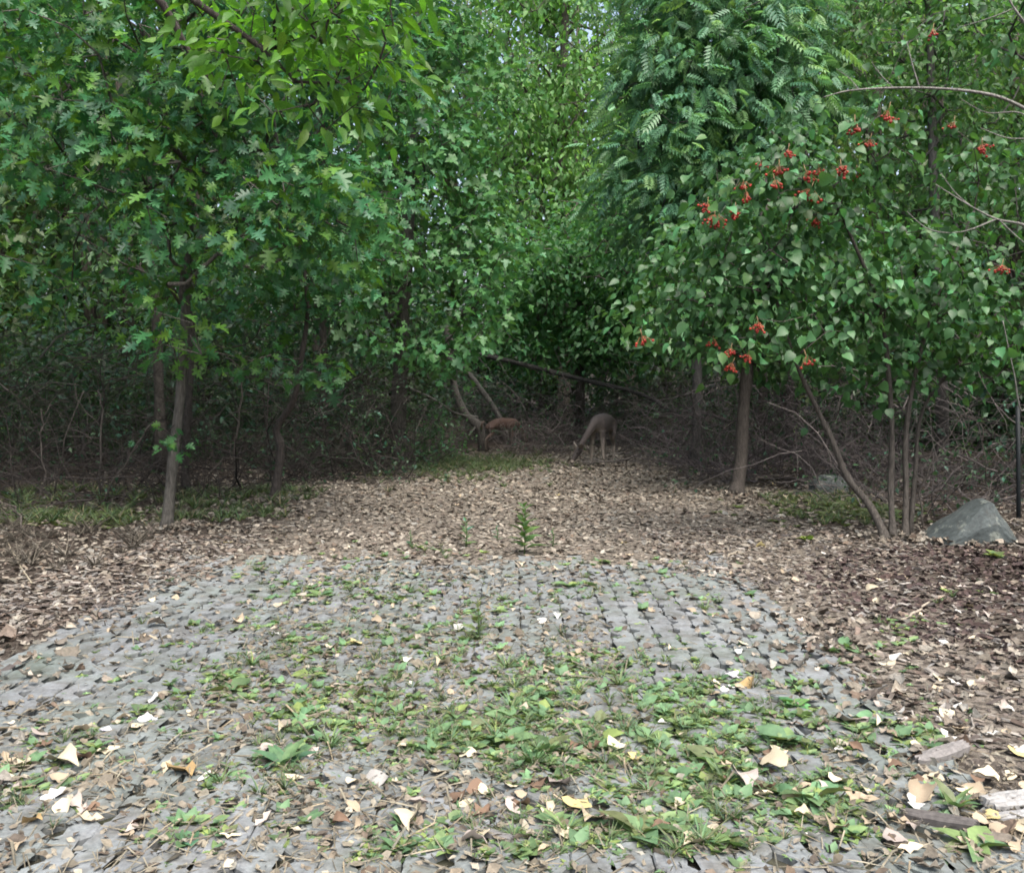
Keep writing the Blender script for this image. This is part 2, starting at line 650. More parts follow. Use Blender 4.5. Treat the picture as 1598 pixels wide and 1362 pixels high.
def grow(trunks, targets, step=.4, up=.12, wob=.06):
    """trunks: list of (points, radii); every target is joined to the nearest wood by a bending branch"""
    pos, par, fixr, chains = [], [], [], []
    for P, R in trunks:
        prev = -1
        for k, (p_, r_) in enumerate(zip(P, R)):
            pos.append(V(p_, float))
            par.append(prev)
            fixr.append(r_)
            prev = len(pos) - 1
    ntr = len(pos)
    cent = V(pos)
    d0 = np.min(np.linalg.norm(targets[:, None] - cent[None], axis=2), axis=1)
    order = np.argsort(d0)
    arr = np.zeros((len(pos) + len(targets) * 12, 3))
    arr[:len(pos)] = pos
    cnt = len(pos)
    tipdir = np.zeros_like(targets)
    for t in order:
        T = targets[t]
        dv = T - arr[:cnt]
        dist = np.linalg.norm(dv, axis=1) + np.clip(-dv[:, 2], 0, None) * .6
        k = int(np.argmin(dist))
        A = arr[k]
        L = np.linalg.norm(T - A)
        m = int(np.clip(round(L / step), 1, 10))
        ids = [k]
        for s in range(1, m + 1):
            u = s / m
            p_ = A + (T - A) * u + V([0, 0, up * L * math.sin(math.pi * u)])
            if s < m:
                p_ = p_ + rng.normal(size=3) * wob * min(L, 1.0)
            arr[cnt] = p_
            par.append(ids[-1])
            fixr.append(0)
            ids.append(cnt)
            cnt += 1
        tipdir[t] = arr[ids[-1]] - arr[ids[-2]]
        chains.append(ids)
    load = np.zeros(cnt)
    for ids in chains:
        load[ids[-1]] += 1
    for k in range(cnt - 1, -1, -1):
        if par[k] >= 0:
            load[par[k]] += load[k]
    return arr[:cnt], chains, load, unit(tipdir), ntr


def palette(base, n, spread=.18, warm=.1):
    out = []
    for _ in range(n):
        k = math.exp(rng.normal() * spread)
        w = rng.normal() * warm
        out.append([base[0] * k * (1 + 1.6 * w), base[1] * k * (1 + .3 * w), base[2] * k * (1 - w)])
    return V(out)


def tree(name, label, cat, base, trunks, blobs, n_t, per, leaf, size, cols, mat, bark=(.075, .066, .056), spread=.22,
         droop=.45, flat=.55, parts=0, r_tip=.0035, r_pow=2.4, step=.4, group=None, sides=7, up=.12, extra=None, shell=.55,
         keep=None, rmax=9.0):
    root = empty(name, base, label, cat, group)
    tg, outw = blobs_sample(blobs, n_t, shell)
    if extra is not None:
        tg = np.concatenate([tg, extra])
    gzz = ground_z(tg[:, 0], tg[:, 1]) + .25
    ok = tg[:, 2] > gzz
    if keep is not None:
        ok &= keep(tg)
    tg = tg[ok]
    arr, chains, load, tipd, ntr = grow(trunks, tg, step, up)
    for P, R in trunks:
        g = Geo()
        P = V(P, float)
        # finer, slightly uneven trunk
        m = len(P)
        tt = np.linspace(0, m - 1, (m - 1) * 4 + 1)
        i0 = np.clip(np.floor(tt).astype(int), 0, m - 2)
        u = (tt - i0)[:, None]
        pm1, p0, p1, p2 = P[np.clip(i0 - 1, 0, m - 1)], P[i0], P[i0 + 1], P[np.clip(i0 + 2, 0, m - 1)]
        Q = .5 * (2 * p0 + (p1 - pm1) * u + (2 * pm1 - 5 * p0 + 4 * p1 - p2) * u ** 2 + (3 * p0 - pm1 - 3 * p1 + p2) * u ** 3)
        RR = np.interp(tt, np.arange(m), R) * (1 + .07 * rng.normal(size=len(tt)))
        RR[:2] *= V([1.45, 1.15])
        tube(g, Q, RR, max(sides, 8), V(bark) * rng.uniform(.85, 1.15))
        g.build('trunk', M_BARK, root)
    g = Geo()
    for ids in chains:
        R = np.minimum(r_tip * np.maximum(load[ids], 1) ** (1 / r_pow), rmax)
        if ids[0] < ntr:
            R[0] = min(R[0], R[1] * 1.3)
        tube(g, arr[ids], R, 5 if R.max() > .012 else 3, V(bark) * rng.uniform(.8, 1.25), cap=False)
    bo = g.build('branchwork', M_BARK, root)
    bo['kind'] = 'stuff'
    # leaves
    n = len(tg)
    ce = np.repeat(tg, per, 0)
    di = np.repeat(tipd, per, 0)
    N = n * per
    offs = rng.normal(size=(N, 3)) * V([1, 1, .6]) * spread * .55 + di * (rng.random((N, 1)) - .65) * spread * 1.5
    O = ce + offs
    outv = unit(offs + di * .12)
    Y = unit(outv * V([1, 1, .4]) + rng.normal(size=(N, 3)) * .35 + V([0, 0, -droop]))
    Zr = V([0, 0, 1.0]) * flat + rng.normal(size=(N, 3)) * .42 + unit(outv) * .25
    X = unit(np.cross(Y, Zr))
    Z = np.cross(X, Y)
    S = size * np.exp(rng.normal(size=N) * .22)
    pc = rng.integers(0, len(cols), N)
    # clumps differ a little in age and hue
    cl = np.repeat(rng.normal(size=n), per)
    pc = np.clip((rng.normal(size=N) * .9 + cl * 1.1) * len(cols) / 6 + len(cols) / 2, 0, len(cols) - 1).astype(int)
    TREES.append(dict(root=root, T=leaf, O=O, X=X, Y=Y, Z=Z, S=S, pc=pc, cols=cols, mat=mat, parts=parts, name=name))
    return root


def P3(*pts):
    return [pix(*q) for q in pts]


def on_ground(px, py):
    q = grd(px, py)
    return V([q[0], q[1], float(ground_z(q[0], q[1])) - .03])


def trunk(px, py, higher, r0, r1):
    """points from the foot at pixel (px, py) through (px, py, D) places; radius falls from r0 to r1"""
    P = [on_ground(px, py)] + P3(*higher)
    return (P, np.linspace(r0, r1, len(P)))


OAKC = np.concatenate([palette((.036, .118, .042), 8, .2, .07), palette((.085, .185, .030), 6, .15, .07), palette((.046, .130, .070), 3, .2, .05)])
OAKC = OAKC[np.argsort(OAKC.sum(1))]
MAPC = palette((.058, .155, .056), 12, .22, .09)
MAPC = MAPC[np.argsort(MAPC.sum(1))]
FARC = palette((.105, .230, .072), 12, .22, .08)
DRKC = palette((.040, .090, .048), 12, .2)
BLUC = palette((.095, .212, .112), 12, .22, .07)
YELC = palette((.095, .195, .070), 12, .22, .1)
VIBC = palette((.045, .122, .044), 12, .30, .1)
BRTC = palette((.100, .225, .036), 10, .22, .08)

# the pin oak in front of the thicket
oak = tree('pin_oak_tree', 'young oak with lobed leaves and slim straight trunk at the leaf-strewn verge', 'tree',
     on_ground(262, 830),
     [trunk(260, 832, [(270, 720, 9.6), (283, 600, 9.6), (292, 440, 9.6), (300, 260, 9.6), (306, 80, 9.6), (310, -140, 9.6)], .058, .028)],
     [(470, 150, 9.0, 1.0, 1.0, .85), (250, 110, 9.2, 1.1, 1.1, .85), (520, 330, 8.8, .72, .8, .50), (340, 330, 8.7, .9, .9, .55),
      (300, 500, 9.1, .42, .6, .45), (130, 240, 9.0, .9, .8, .6), (40, 60, 9.5, 1.0, 1.0, .7), (560, 40, 9.5, .6, .8, .7),
      (570, 330, 9.0, .33, .4, .28), (400, -40, 9.3, 1.6, 1.0, .5), (60, 420, 9.6, .55, .5, .3),
      (220, -190, 10.2, 2.0, 1.3, .6), (-40, -150, 10.8, 1.6, 1.3, .7)], 660, 14, OAK, .130, OAKC, M_LEAF,  # high blobs out of view, added to shade the left thicket below
     spread=.30, droop=.5, parts=300, r_tip=.004, bark=(.075, .070, .060))

# low sprays of the same oak: the tip over the dark gap and the sprout on its trunk belong to neighbours
tree('oak_sapling', 'crooked thin sapling with one low spray of leaves, standing before the dark gap', 'tree',
     on_ground(428, 785),
     [trunk(428, 785, [(438, 700, 11.7), (432, 668, 11.7), (458, 625, 11.6), (470, 560, 11.5), (480, 480, 11.5), (470, 380, 11.6)], .055, .022)],
     [(470, 582, 10.6, .36, .3, .10), (420, 560, 10.8, .35, .3, .13), (470, 420, 11.6, .8, .6, .6)], 66, 12, OAK, .14, OAKC[:12], M_LEAF,
     spread=.26, droop=.4, bark=(.055, .047, .041), shell=.3)
tree('oak_sapling', 'slim shaded sapling close behind the young oak, sprouting leaves at knee height', 'tree',
     on_ground(290, 772),
     [trunk(290, 772, [(290, 700, 12.4), (296, 600, 12.3), (300, 480, 12.3), (310, 330, 12.3)], .055, .035)],
     [(272, 690, 9.25, .20, .10, .12), (272, 690, 9.25, .20, .10, .12), (272, 690, 9.25, .2, .1, .12), (300, 420, 12, .7, .6, .5)], 44, 9, OAK, .10, OAKC[:12], M_LEAF, spread=.2, bark=(.05, .045, .04), shell=.3)

# the broad tree whose foliage hangs over the far left of the clearing
tree('maple_tree', 'full leafy tree whose foliage hangs over the thicket beside the red-brown deer', 'tree',
     on_ground(625, 735),
     [trunk(625, 735, [(622, 640, 15.4), (630, 480, 15.3), (640, 300, 15.3), (650, 100, 15.4), (655, -120, 15.4)], .15, .06)],
     [(660, 480, 14.2, 1.15, 1.1, .8), (745, 430, 14.6, .75, 1.0, .8), (640, 300, 14.4, 1.3, 1.2, 1.2), (690, 140, 15, 1.3, 1.2, 1.2),
      (600, 10, 15, 1.6, 1.2, 1.1), (540, 420, 14.2, .8, .9, .7), (700, 560, 14.6, .6, .7, .32), (770, 330, 15, .6, .8, .6),
      (640, -260, 15, 2.2, 1.6, 1.0), (760, -230, 16.5, 2.0, 1.8, .9), (500, -220, 15.5, 2.0, 1.6, 1.0)], 840, 15, MAPLE, .125, MAPC, M_LEAF,  # unseen overhead canopy, added to keep the deer and far clearing in shade
     spread=.33, droop=.5, parts=300, r_tip=.004, bark=(.06, .057, .05))

# tall trees at the end of the clearing
tree('tall_tree', 'tall pale yellow-green tree closing the end of the clearing', 'tree', on_ground(880, 672),
     [trunk(880, 672, [(880, 500, 27), (875, 300, 27), (880, 100, 27), (885, -100, 27)], .22, .08)],
     [(830, 60, 26, 2.0, 1.8, 2.0), (900, 190, 26, 1.7, 1.8, 1.8), (860, 330, 25, 1.6, 1.5, 1.3), (790, 200, 26, 1.5, 1.5, 1.6), (850, -60, 27, 2.4, 2, 1.5)],
     620, 15, SMALL, .17, FARC, M_LEAF_FAR, spread=.55, droop=.9, flat=.3, step=.8, r_tip=.007)
tree('tall_tree', 'light green fine-leaved tall tree next to the feather-leaved one', 'tree', on_ground(985, 668),
     [trunk(985, 668, [(985, 500, 29), (975, 300, 29), (970, 100, 29), (975, -60, 29)], .2, .08)],
     [(985, 90, 28, 1.5, 1.6, 1.2), (985, 260, 27, 1.6, 1.5, 1.8), (940, 330, 26, 1.3, 1.5, 1.2), (1010, -40, 28, 1.4, 1.5, .8), (850, -10, 28, .9, 1.5, .8)],
     520, 15, SMALL, .17, FARC, M_LEAF_FAR, spread=.5, droop=.9, flat=.3, step=.8, r_tip=.007)
tree('shade_tree', 'dark bushy tree over the fallen log in the deep shade', 'tree', on_ground(905, 690),
     [trunk(905, 690, [(905, 600, 22), (900, 480, 22), (905, 380, 22)], .14, .06)],
     [(900, 450, 21.5, 1.7, 1.4, 1.1), (990, 420, 21, 1.2, 1.4, 1.3), (820, 530, 21.5, 1.2, 1.3, .6), (960, 530, 21, 1.2, 1.2, .5), (930, 350, 22, 1.3, 1.3, .8), (820, 420, 21, 1.0, 1.0, .7)],
     700, 15, SMALL, .15, MAPC, M_LEAF_FAR, spread=.45, droop=.5, step=.7, r_tip=.006, up=.08)

# feathery tree, right of the centre
tree('feather_leaved_tree', 'blue-green tree with long feather-like leaves behind the berry bush', 'tree', on_ground(1085, 735),
     [trunk(1085, 735, [(1088, 600, 15.3), (1092, 400, 15.3), (1092, 200, 15.3), (1092, 0, 15.3), (1095, -150, 15.3)], .08, .04)],
     [(1060, 190, 14.6, 1.0, 1.0, 1.1), (1120, 60, 14.8, 1.3, 1.2, .9), (1020, 310, 15, .7, .8, .5), (1210, 140, 14.8, .9, 1.0, .8), (1190, -20, 15, 1.3, 1.0, .7),
      (1130, 290, 14.6, .8, .8, .6), (1040, -30, 15, .9, .8, .7), (1170, -240, 15.5, 1.8, 1.4, .8)],  # topmost blob is out of view, added to shade the clearing
     700, 9, COMPOUND, .27, BLUC, M_LEAF, spread=.42, droop=.42, flat=.8, parts=300, r_tip=.005, bark=(.055, .055, .053), step=.5)

# fine-leaved tree, upper right
tree('fine_leaved_tree', 'thin-branched tree with fine pale leaves above the berry bush', 'tree', on_ground(1470, 735),
     [trunk(1470, 735, [(1470, 600, 14.8), (1462, 400, 14.8), (1455, 200, 14.9), (1450, 20, 15), (1445, -140, 15)], .10, .04)],
     [(1400, 70, 15, 1.5, 1.2, .9), (1540, 120, 15, 1.1, 1.1, 1.0), (1330, 130, 15.4, .9, .9, .7), (1560, -10, 15, 1.4, 1, .7), (1420, -60, 15, 1.6, 1, .6), (1560, 300, 14.5, .8, .8, .9), (1440, 280, 15.5, 1, .8, .9)],
     620, 15, SMALL, .105, YELC, M_LEAF_FAR, spread=.36, droop=.7, flat=.4, r_tip=.004, bark=(.11, .103, .097))

# stout trunk and crown behind the bush
tree('broad_leaved_tree', 'broad-leaved tree with a stout bare leaning trunk at the edge of the leaf carpet', 'tree', on_ground(1148, 778),
     [trunk(1148, 778, [(1156, 720, 12.2), (1160, 640, 12.2), (1168, 560, 12.2), (1180, 430, 12.3), (1200, 280, 12.4)], .095, .05)],
     [(1060, 500, 12.0, .75, .8, .45), (1130, 440, 12.3, 1.0, 1.0, .8), (1270, 420, 12.6, 1.2, 1.0, 1.0), (1230, 540, 12.4, .9, .8, .4), (1400, 520, 12.5, 1.2, 1, .5), (1060, 390, 12.6, .6, .6, .5)],
     420, 13, OVATE, .115, VIBC, M_LEAF, spread=.32, droop=.55, r_tip=.004, bark=(.062, .054, .047))

# the bush with red berries
ber = [(1375, 190), (1348, 232), (1223, 248), (1183, 265), (1209, 272), (1272, 275), (1255, 285), (1254, 312), (1160, 315), (1205, 296), (1098, 332), (1115, 356),
       (1325, 210), (1478, 204), (1522, 241), (1265, 352), (1107, 538), (1135, 552), (1162, 562), (1134, 576), (1255, 567), (1002, 536), (1180, 515), (1305, 275),
       (1334, 279), (1156, 297), (1143, 341), (1550, 425), (1446, 62), (1210, 275), (1378, 196), (1110, 350)]
berry_p = V([pix(x, y, 8.35 + .25 * math.sin(x)) for x, y in ber])
bush = tree('berry_bush', 'big many-stemmed bush hung with clusters of red berries', 'bush', on_ground(1392, 852),
     [trunk(1386, 852, [(1358, 790, 8.95), (1322, 745, 9.0), (1300, 690, 9.0), (1276, 640, 9.0), (1240, 560, 8.9), (1200, 430, 8.8)], .040, .014),
      trunk(1394, 850, [(1390, 760, 8.95), (1392, 690, 8.95), (1388, 600, 8.9), (1372, 480, 8.8), (1320, 350, 8.7), (1310, 320, 8.6)], .034, .010),
      trunk(1412, 846, [(1414, 760, 9.05), (1413, 690, 9.05), (1425, 600, 9.0), (1460, 470, 9.0), (1520, 330, 9.0)], .032, .012),
      trunk(1420, 842, [(1428, 740, 9.2), (1440, 640, 9.2), (1500, 560, 9.1), (1570, 470, 9.1)], .022, .010)],
     [(1200, 330, 8.7, .70, .6, .60), (1300, 250, 8.6, .50, .55, .40), (1120, 420, 8.8, .55, .6, .45), (1250, 470, 8.8, .75, .7, .45), (1400, 440, 8.8, .7, .7, .5),
      (1520, 500, 8.9, .55, .6, .40), (1545, 260, 9.1, .4, .5, .22), (1130, 535, 8.8, .40, .4, .16), (1380, 570, 9.2, .9, .5, .2), (1060, 480, 8.9, .35, .4, .3),
      (1230, 205, 8.7, .3, .3, .2), (1010, 500, 9.0, .22, .3, .10), (1340, 180, 8.8, .25, .3, .14), (1090, 300, 8.8, .22, .3, .14), (1590, 590, 9.0, .35, .4, .16)],
     430, 12, ROUND, .078, VIBC, M_LEAF, spread=.29, droop=.65, flat=.55, parts=300, r_tip=.003, r_pow=2.6, bark=(.072, .064, .055), extra=berry_p + V([0, .05, .1]), step=.3)

# pale bare boughs in front of the fine leaves
g = Geo()
def limb(pts, r0, r1, col, sides=5, sub=6):
    P = V([pix(*q) for q in pts])
    m = len(P)
    tt = np.linspace(0, m - 1, (m - 1) * sub + 1)
    i0 = np.clip(np.floor(tt).astype(int), 0, m - 2)
    u = (tt - i0)[:, None]
    pm1, p0, p1, p2 = P[np.clip(i0 - 1, 0, m - 1)], P[i0], P[i0 + 1], P[np.clip(i0 + 2, 0, m - 1)]
    Q = .5 * (2 * p0 + (p1 - pm1) * u + (2 * pm1 - 5 * p0 + 4 * p1 - p2) * u ** 2 + (3 * p0 - pm1 - 3 * p1 + p2) * u ** 3)
    RR = np.interp(tt, [0, m - 1], [r0, r1]) * (1 + .06 * rng.normal(size=len(tt)))
    tube(g, Q, RR, sides, col)

pale = V([.19, .183, .165])
root = empty('grey_shrub', on_ground(1700, 860), 'pale grey arching boughs reaching in beside the berry bush', 'shrub')
g = Geo()
limb([(1700, 865, 8.42), (1690, 600, 8.5), (1660, 330, 8.4), (1630, 190, 8.3)], .04, .022, pale)
g.build('trunk', M_BARK, root)
for pts, a, b in [
    ([(1632, 190, 8.3), (1560, 152, 8.2), (1460, 138, 8.1), (1340, 140, 8.0), (1285, 152, 8.0)], .018, .004),
    ([(1435, 137, 8.1), (1425, 105, 8.1), (1415, 65, 8.15)], .007, .003),
    ([(1340, 140, 8.0), (1325, 122, 8.0), (1305, 108, 8.05)], .005, .002),
    ([(1395, 138, 8.05), (1375, 118, 8.05), (1360, 97, 8.05)], .005, .002),
    ([(1640, 245, 8.4), (1600, 180, 8.4), (1540, 176, 8.3), (1500, 155, 8.3)], .009, .003),
    ([(1640, 380, 8.4), (1600, 352, 8.3), (1555, 342, 8.3), (1515, 322, 8.2), (1460, 288, 8.2)], .015, .004),
    ([(1555, 342, 8.3), (1500, 362, 8.2), (1450, 358, 8.2), (1415, 330, 8.2)], .008, .003),
    ([(1560, 344, 8.3), (1590, 372, 8.3), (1620, 395, 8.3)], .007, .003),
    ([(1515, 322, 8.2), (1490, 300, 8.2), (1468, 270, 8.2)], .006, .002),
    ([(1660, 120, 8.6), (1598, 35, 8.5), (1575, 0, 8.5), (1560, -40, 8.5)], .014, .006),
    ([(1582, 14, 8.5), (1540, 30, 8.5), (1500, 42, 8.5)], .006, .003),
    ([(1640, 250, 8.4), (1610, 220, 8.3), (1570, 215, 8.3), (1530, 200, 8.3)], .008, .003),
    ([(1640, 520, 8.4), (1598, 640, 8.4), (1582, 580, 8.3), (1565, 500, 8.3)], .01, .004)]:
    g = Geo()
    limb(pts, a, b, pale * rng.uniform(.85, 1.1))
    g.build('bough', M_BARK, root)

# berries
def berry_mesh(k):
    g = Geo()
    bm = bmesh.new()
    bmesh.ops.create_icosphere(bm, subdivisions=1, radius=1)
    bv = V([v.co[:] for v in bm.verts])
    bl = V([[v.index for v in f.verts] for f in bm.faces]).ravel()
    nf = len(bm.faces)
    bm.free()
    r = np.random.default_rng(k)
    n = 11 + 3 * k
    pts = r.normal(size=(n, 3)) * V([.026, .026, .016])
    for q in pts:
        g.add(bv * r.uniform(.009, .012) + q, bl, np.full(nf, 3), V([.26, .022, .018]) * r.uniform(.6, 1.2) + V([0, .01 * r.random(), 0]))
        tube(g, [q, q * .3 + V([0, 0, .045])], [.0016, .0016], 3, V([.3, .12, .06]), False)
    tube(g, [V([0, 0, .03]), V([0, 0.01, .10])], [.003, .002], 4, V([.25, .16, .08]))
    return g.mesh('berry_cluster', M_BERRY)
bmesh_v = [berry_mesh(k) for k in range(4)]
for k, q in enumerate(berry_p):
    o = link('berry_cluster', bmesh_v[k % 4], bush)
    o.location = q + V([0, -.12, 0])
    o.rotation_euler = (random.uniform(-.3, .3), random.uniform(-.3, .3), random.uniform(0, 6))
    o.scale = (random.uniform(.9, 1.35),) * 3
    o['kind'] = 'stuff'

# near tree out of the frame; its bright leaves hang into the top of the view
near_trunk = [([V([-3.3, 3.0, -.03]), V([-3.28, 3.05, 1.5]), V([-3.2, 3.2, 2.8]), V([-2.9, 3.5, 4.2]), V([-2.6, 3.7, 5.4])], V([.13, .11, .09, .06, .04])),
              ([V([-3.2, 3.2, 2.8])] + P3((60, -120, 4.2), (230, -20, 4.3), (300, 90, 4.4), (345, 140, 4.4)), V([.035, .026, .018, .012, .006])),
              ([V([-2.9, 3.5, 4.2])] + P3((150, -140, 4.1), (290, -10, 4.15), (390, 62, 4.2), (450, 115, 4.2)), V([.035, .026, .018, .012, .006]))]
tree('ash_tree', 'bright yellow-green pointed leaves hanging on twigs into the top of the view', 'tree', (-3.3, 3.0, -.03), near_trunk,
     [(480, 70, 4.15, .25, .25, .20), (560, 120, 4.0, .16, .2, .13), (430, 10, 4.2, .30, .3, .18), (600, 20, 4.1, .16, .2, .14), (380, 60, 4.3, .22, .25, .2),
      (470, 190, 4.1, .13, .15, .07), (560, -60, 4.1, .4, .3, .15), (410, 130, 4.2, .16, .15, .12), (540, 60, 4.1, .2, .2, .15), (600, 165, 4.0, .06, .1, .05)],
     150, 6, POINTED, .078, BRTC, M_LEAF_BRIGHT, spread=.17, droop=.45, flat=.5, parts=300, r_tip=.0016, r_pow=2.3, bark=(.05, .042, .037), step=.15, sides=8)

# flanking trees of the wood
def filler(label, x, y, h, w, n, cols, leaf=OVATE, size=.13, low=.25, parts=0, group=None):
    z0 = float(ground_z(x, y))
    lean = rng.normal(size=2) * .25
    P = [V([x, y, z0 - .03]), V([x + lean[0] * .3, y + lean[1] * .3, h * .3]), V([x + lean[0] * .7, y + lean[1] * .7, h * .6]), V([x + lean[0], y + lean[1], h * .92])]
    # crown: blobs in world metres, turned into the blob form through their own pixel
    root_pts = []
    m = 7
    for k in range(m):
        u = low + (1 - low) * (k + .5) / m
        ang = rng.uniform(0, 6.28)
        rr = w * (1 - abs(u - .5) * .8)
        root_pts.append((x + math.cos(ang) * rr * .45, y + math.sin(ang) * rr * .45, h * u, rr * .7, rr * .7, h * .12))
    bl = []
    for (bx_, by_, bz_, ra_, rb_, rc_) in root_pts:
        u_, v_, d_ = project(V([[bx_, by_, bz_]]))
        bl.append((u_[0], v_[0], by_, ra_, rb_, rc_))
    return tree('woodland_tree', label, 'tree', (x, y, z0), [(P, V([.03, .026, .02, .012]) * h ** .9 * .34)], bl, n, 13, leaf, size, cols, M_LEAF_FAR,
                bark=(.055, .05, .043), spread=.42, droop=.5, step=.7, r_tip=.006, group=group)

GR = 'trees of the surrounding wood'
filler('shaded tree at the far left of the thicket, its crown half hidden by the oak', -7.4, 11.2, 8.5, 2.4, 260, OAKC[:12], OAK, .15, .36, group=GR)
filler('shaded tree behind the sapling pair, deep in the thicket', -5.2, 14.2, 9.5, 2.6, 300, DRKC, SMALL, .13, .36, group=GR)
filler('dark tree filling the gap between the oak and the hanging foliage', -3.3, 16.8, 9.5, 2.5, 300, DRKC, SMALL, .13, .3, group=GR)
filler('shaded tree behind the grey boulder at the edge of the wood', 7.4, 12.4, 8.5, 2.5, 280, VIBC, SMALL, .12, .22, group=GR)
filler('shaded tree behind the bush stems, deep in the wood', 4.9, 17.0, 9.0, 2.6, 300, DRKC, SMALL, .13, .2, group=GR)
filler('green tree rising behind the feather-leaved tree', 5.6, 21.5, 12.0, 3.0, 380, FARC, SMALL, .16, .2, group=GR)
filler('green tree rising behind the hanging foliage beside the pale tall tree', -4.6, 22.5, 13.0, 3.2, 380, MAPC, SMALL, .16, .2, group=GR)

# the rest of the wood: one mass of crowns and stems, nobody could count it
g = Geo()
gt = Geo()
wx = [(x, y) for x, y in zip(rng.uniform(-22, 22, 70), rng.uniform(24, 36, 70)) if abs(x - 1.5) > 5 or y > 31]
wx += [(s * rng.uniform(9, 17), rng.uniform(6, 26)) for s in (-1, 1) for _ in range(16)]
wx += [(x, rng.uniform(31, 35)) for x in np.arange(-16, 17, 2.0)]
wx += [(rng.uniform(-5, 7), rng.uniform(31, 36)) for _ in range(12)]
wx += [(-3.2, 30.5), (-2.3, 33), (-4.4, 32.5), (-1.2, 32), (-5.5, 29), (.5, 34), (3.5, 33.5)]
wx += [(x, rng.uniform(36.5, 40)) for x in np.arange(-22, 23, 1.7)]
wx += [(s * rng.uniform(6.5, 13), rng.uniform(18, 25)) for s in (-1, 1, 1) for _ in range(6)]
for x, y in wx:
    h = rng.uniform(11, 17) * (1.0 if y > 24 else .75) * (1.15 if y > 36 else 1)
    w = rng.uniform(2.0, 3.0)
    tube(gt, [V([x, y, -.1]), V([x + rng.normal() * .2, y, h * .5]), V([x + rng.normal() * .4, y, h * .95])], V([.16, .11, .03]), 6, V([.07, .06, .05]) * rng.uniform(.7, 1.2))
    nc = 1150
    zz = rng.uniform(.06, 1, nc)
    prof = w * (1 - np.abs(zz - .5) ** 2 * 2.2)
    an = rng.uniform(0, 2 * np.pi, nc)
    # clumped
    kk = 40
    cz = rng.uniform(.06, 1, kk)
    ca = rng.uniform(0, 2 * np.pi, kk)
    cr = rng.random(kk) ** .5
    cp_ = np.stack([x + np.cos(ca) * cr * w * (1 - np.abs(cz - .5) ** 2 * 2.2), y + np.sin(ca) * cr * w * (1 - np.abs(cz - .5) ** 2 * 2.2), cz * h], 1)
    pk = rng.integers(0, kk, nc)
    O = cp_[pk] + rng.normal(size=(nc, 3)) * V([.5, .5, .38])
    O[:, 2] = np.maximum(O[:, 2], .2)
    Y = unit(rng.normal(size=(nc, 3)) * V([1, 1, .5]) + V([0, 0, -.8]))
    X = unit(np.cross(Y, V([0, 0, 1.0]) + rng.normal(size=(nc, 3)) * .5))
    Z = np.cross(X, Y)
    base = V([.075, .135, .058]) * math.exp(rng.normal() * .2) * V([1 + rng.normal() * .15, 1, 1 + rng.normal() * .1])
    C = base[None] * np.exp(rng.normal(size=(nc, 1)) * .25)
    scatter(g, TINY, O, X, Y, Z, np.exp(rng.normal(size=nc) * .2) * .25, C)
wo_ = tag(g.build('woods', M_LEAF_FAR), 'mass of leafy woodland closing in behind the clearing', kind='stuff')
ws_ = gt.build('woods_stems', M_BARK)
tag(ws_, 'shadowy stems of the dense woodland behind the clearing', kind='stuff')

# ------------------------------------------------------------------ leaves: the front-most ones become objects
allP, own, idx, siz = [], [], [], []
for ti, t in enumerate(TREES):
    allP.append(t['O'] + t['Y'] * t['S'][:, None] * .5)
    own.append(np.full(len(t['O']), ti))
    idx.append(np.arange(len(t['O'])))
    siz.append(t['S'])
allP, own, idx, siz = np.concatenate(allP), np.concatenate(own), np.concatenate(idx), np.concatenate(siz)
u_, v_, d_ = project(allP)
vis = (u_ > 2) & (u_ < 1596) & (v_ > 2) & (v_ < 1360)
cell = (v_ // 9).astype(int) * 200 + (u_ // 9).astype(int)
order = np.argsort(d_)
order = order[vis[order]]
_, first = np.unique(cell[order], return_index=True)
front = order[first]
chosen = [[] for _ in TREES]
for k in front[np.argsort(-(siz[front] / d_[front]))]:
    if len(chosen[own[k]]) < TREES[own[k]]['parts']:
        chosen[own[k]].append(idx[k])
for t, ch in zip(TREES, chosen):
    m = np.ones(len(t['O']), bool)
    if ch:
        ch = V(ch)
        m[ch] = False
        vers = {}
        inv = Matrix.Translation(-Vector(t['root'].location))
        for k in ch:
            c = int(t['pc'][k])
            if c not in vers:
                gg = Geo()
                gg.add(t['T'][0], t['T'][1], t['T'][2], t['cols'][c])
                vers[c] = gg.mesh('leaf', t['mat'])
            o = bpy.data.objects.new('leaf', vers[c])
            COL.objects.link(o)
            o.parent = t['root']
            o.matrix_parent_inverse = inv
            s = float(t['S'][k])
            M = Matrix.Identity(4)
            for q, ax in enumerate((t['X'][k], t['Y'][k], t['Z'][k], None)):
                if ax is None:
                    M.col[3] = (*t['O'][k], 1)
                else:
                    M.col[q] = (*(ax * s), 0)
            o.matrix_basis = M
    g = Geo()
    C = t['cols'][t['pc'][m]] * np.exp(rng.normal(size=(m.sum(), 1)) * .1)
    scatter(g, t['T'], t['O'][m], t['X'][m], t['Y'][m], t['Z'][m], t['S'][m], C)
    o = g.build('crown', t['mat'], t['root'])
    o['kind'] = 'stuff'

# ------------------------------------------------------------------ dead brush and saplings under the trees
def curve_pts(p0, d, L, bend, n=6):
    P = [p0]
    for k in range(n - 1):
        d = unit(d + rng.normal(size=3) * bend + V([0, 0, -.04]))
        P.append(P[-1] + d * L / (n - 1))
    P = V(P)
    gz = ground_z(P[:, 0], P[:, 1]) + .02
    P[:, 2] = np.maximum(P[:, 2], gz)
    return P


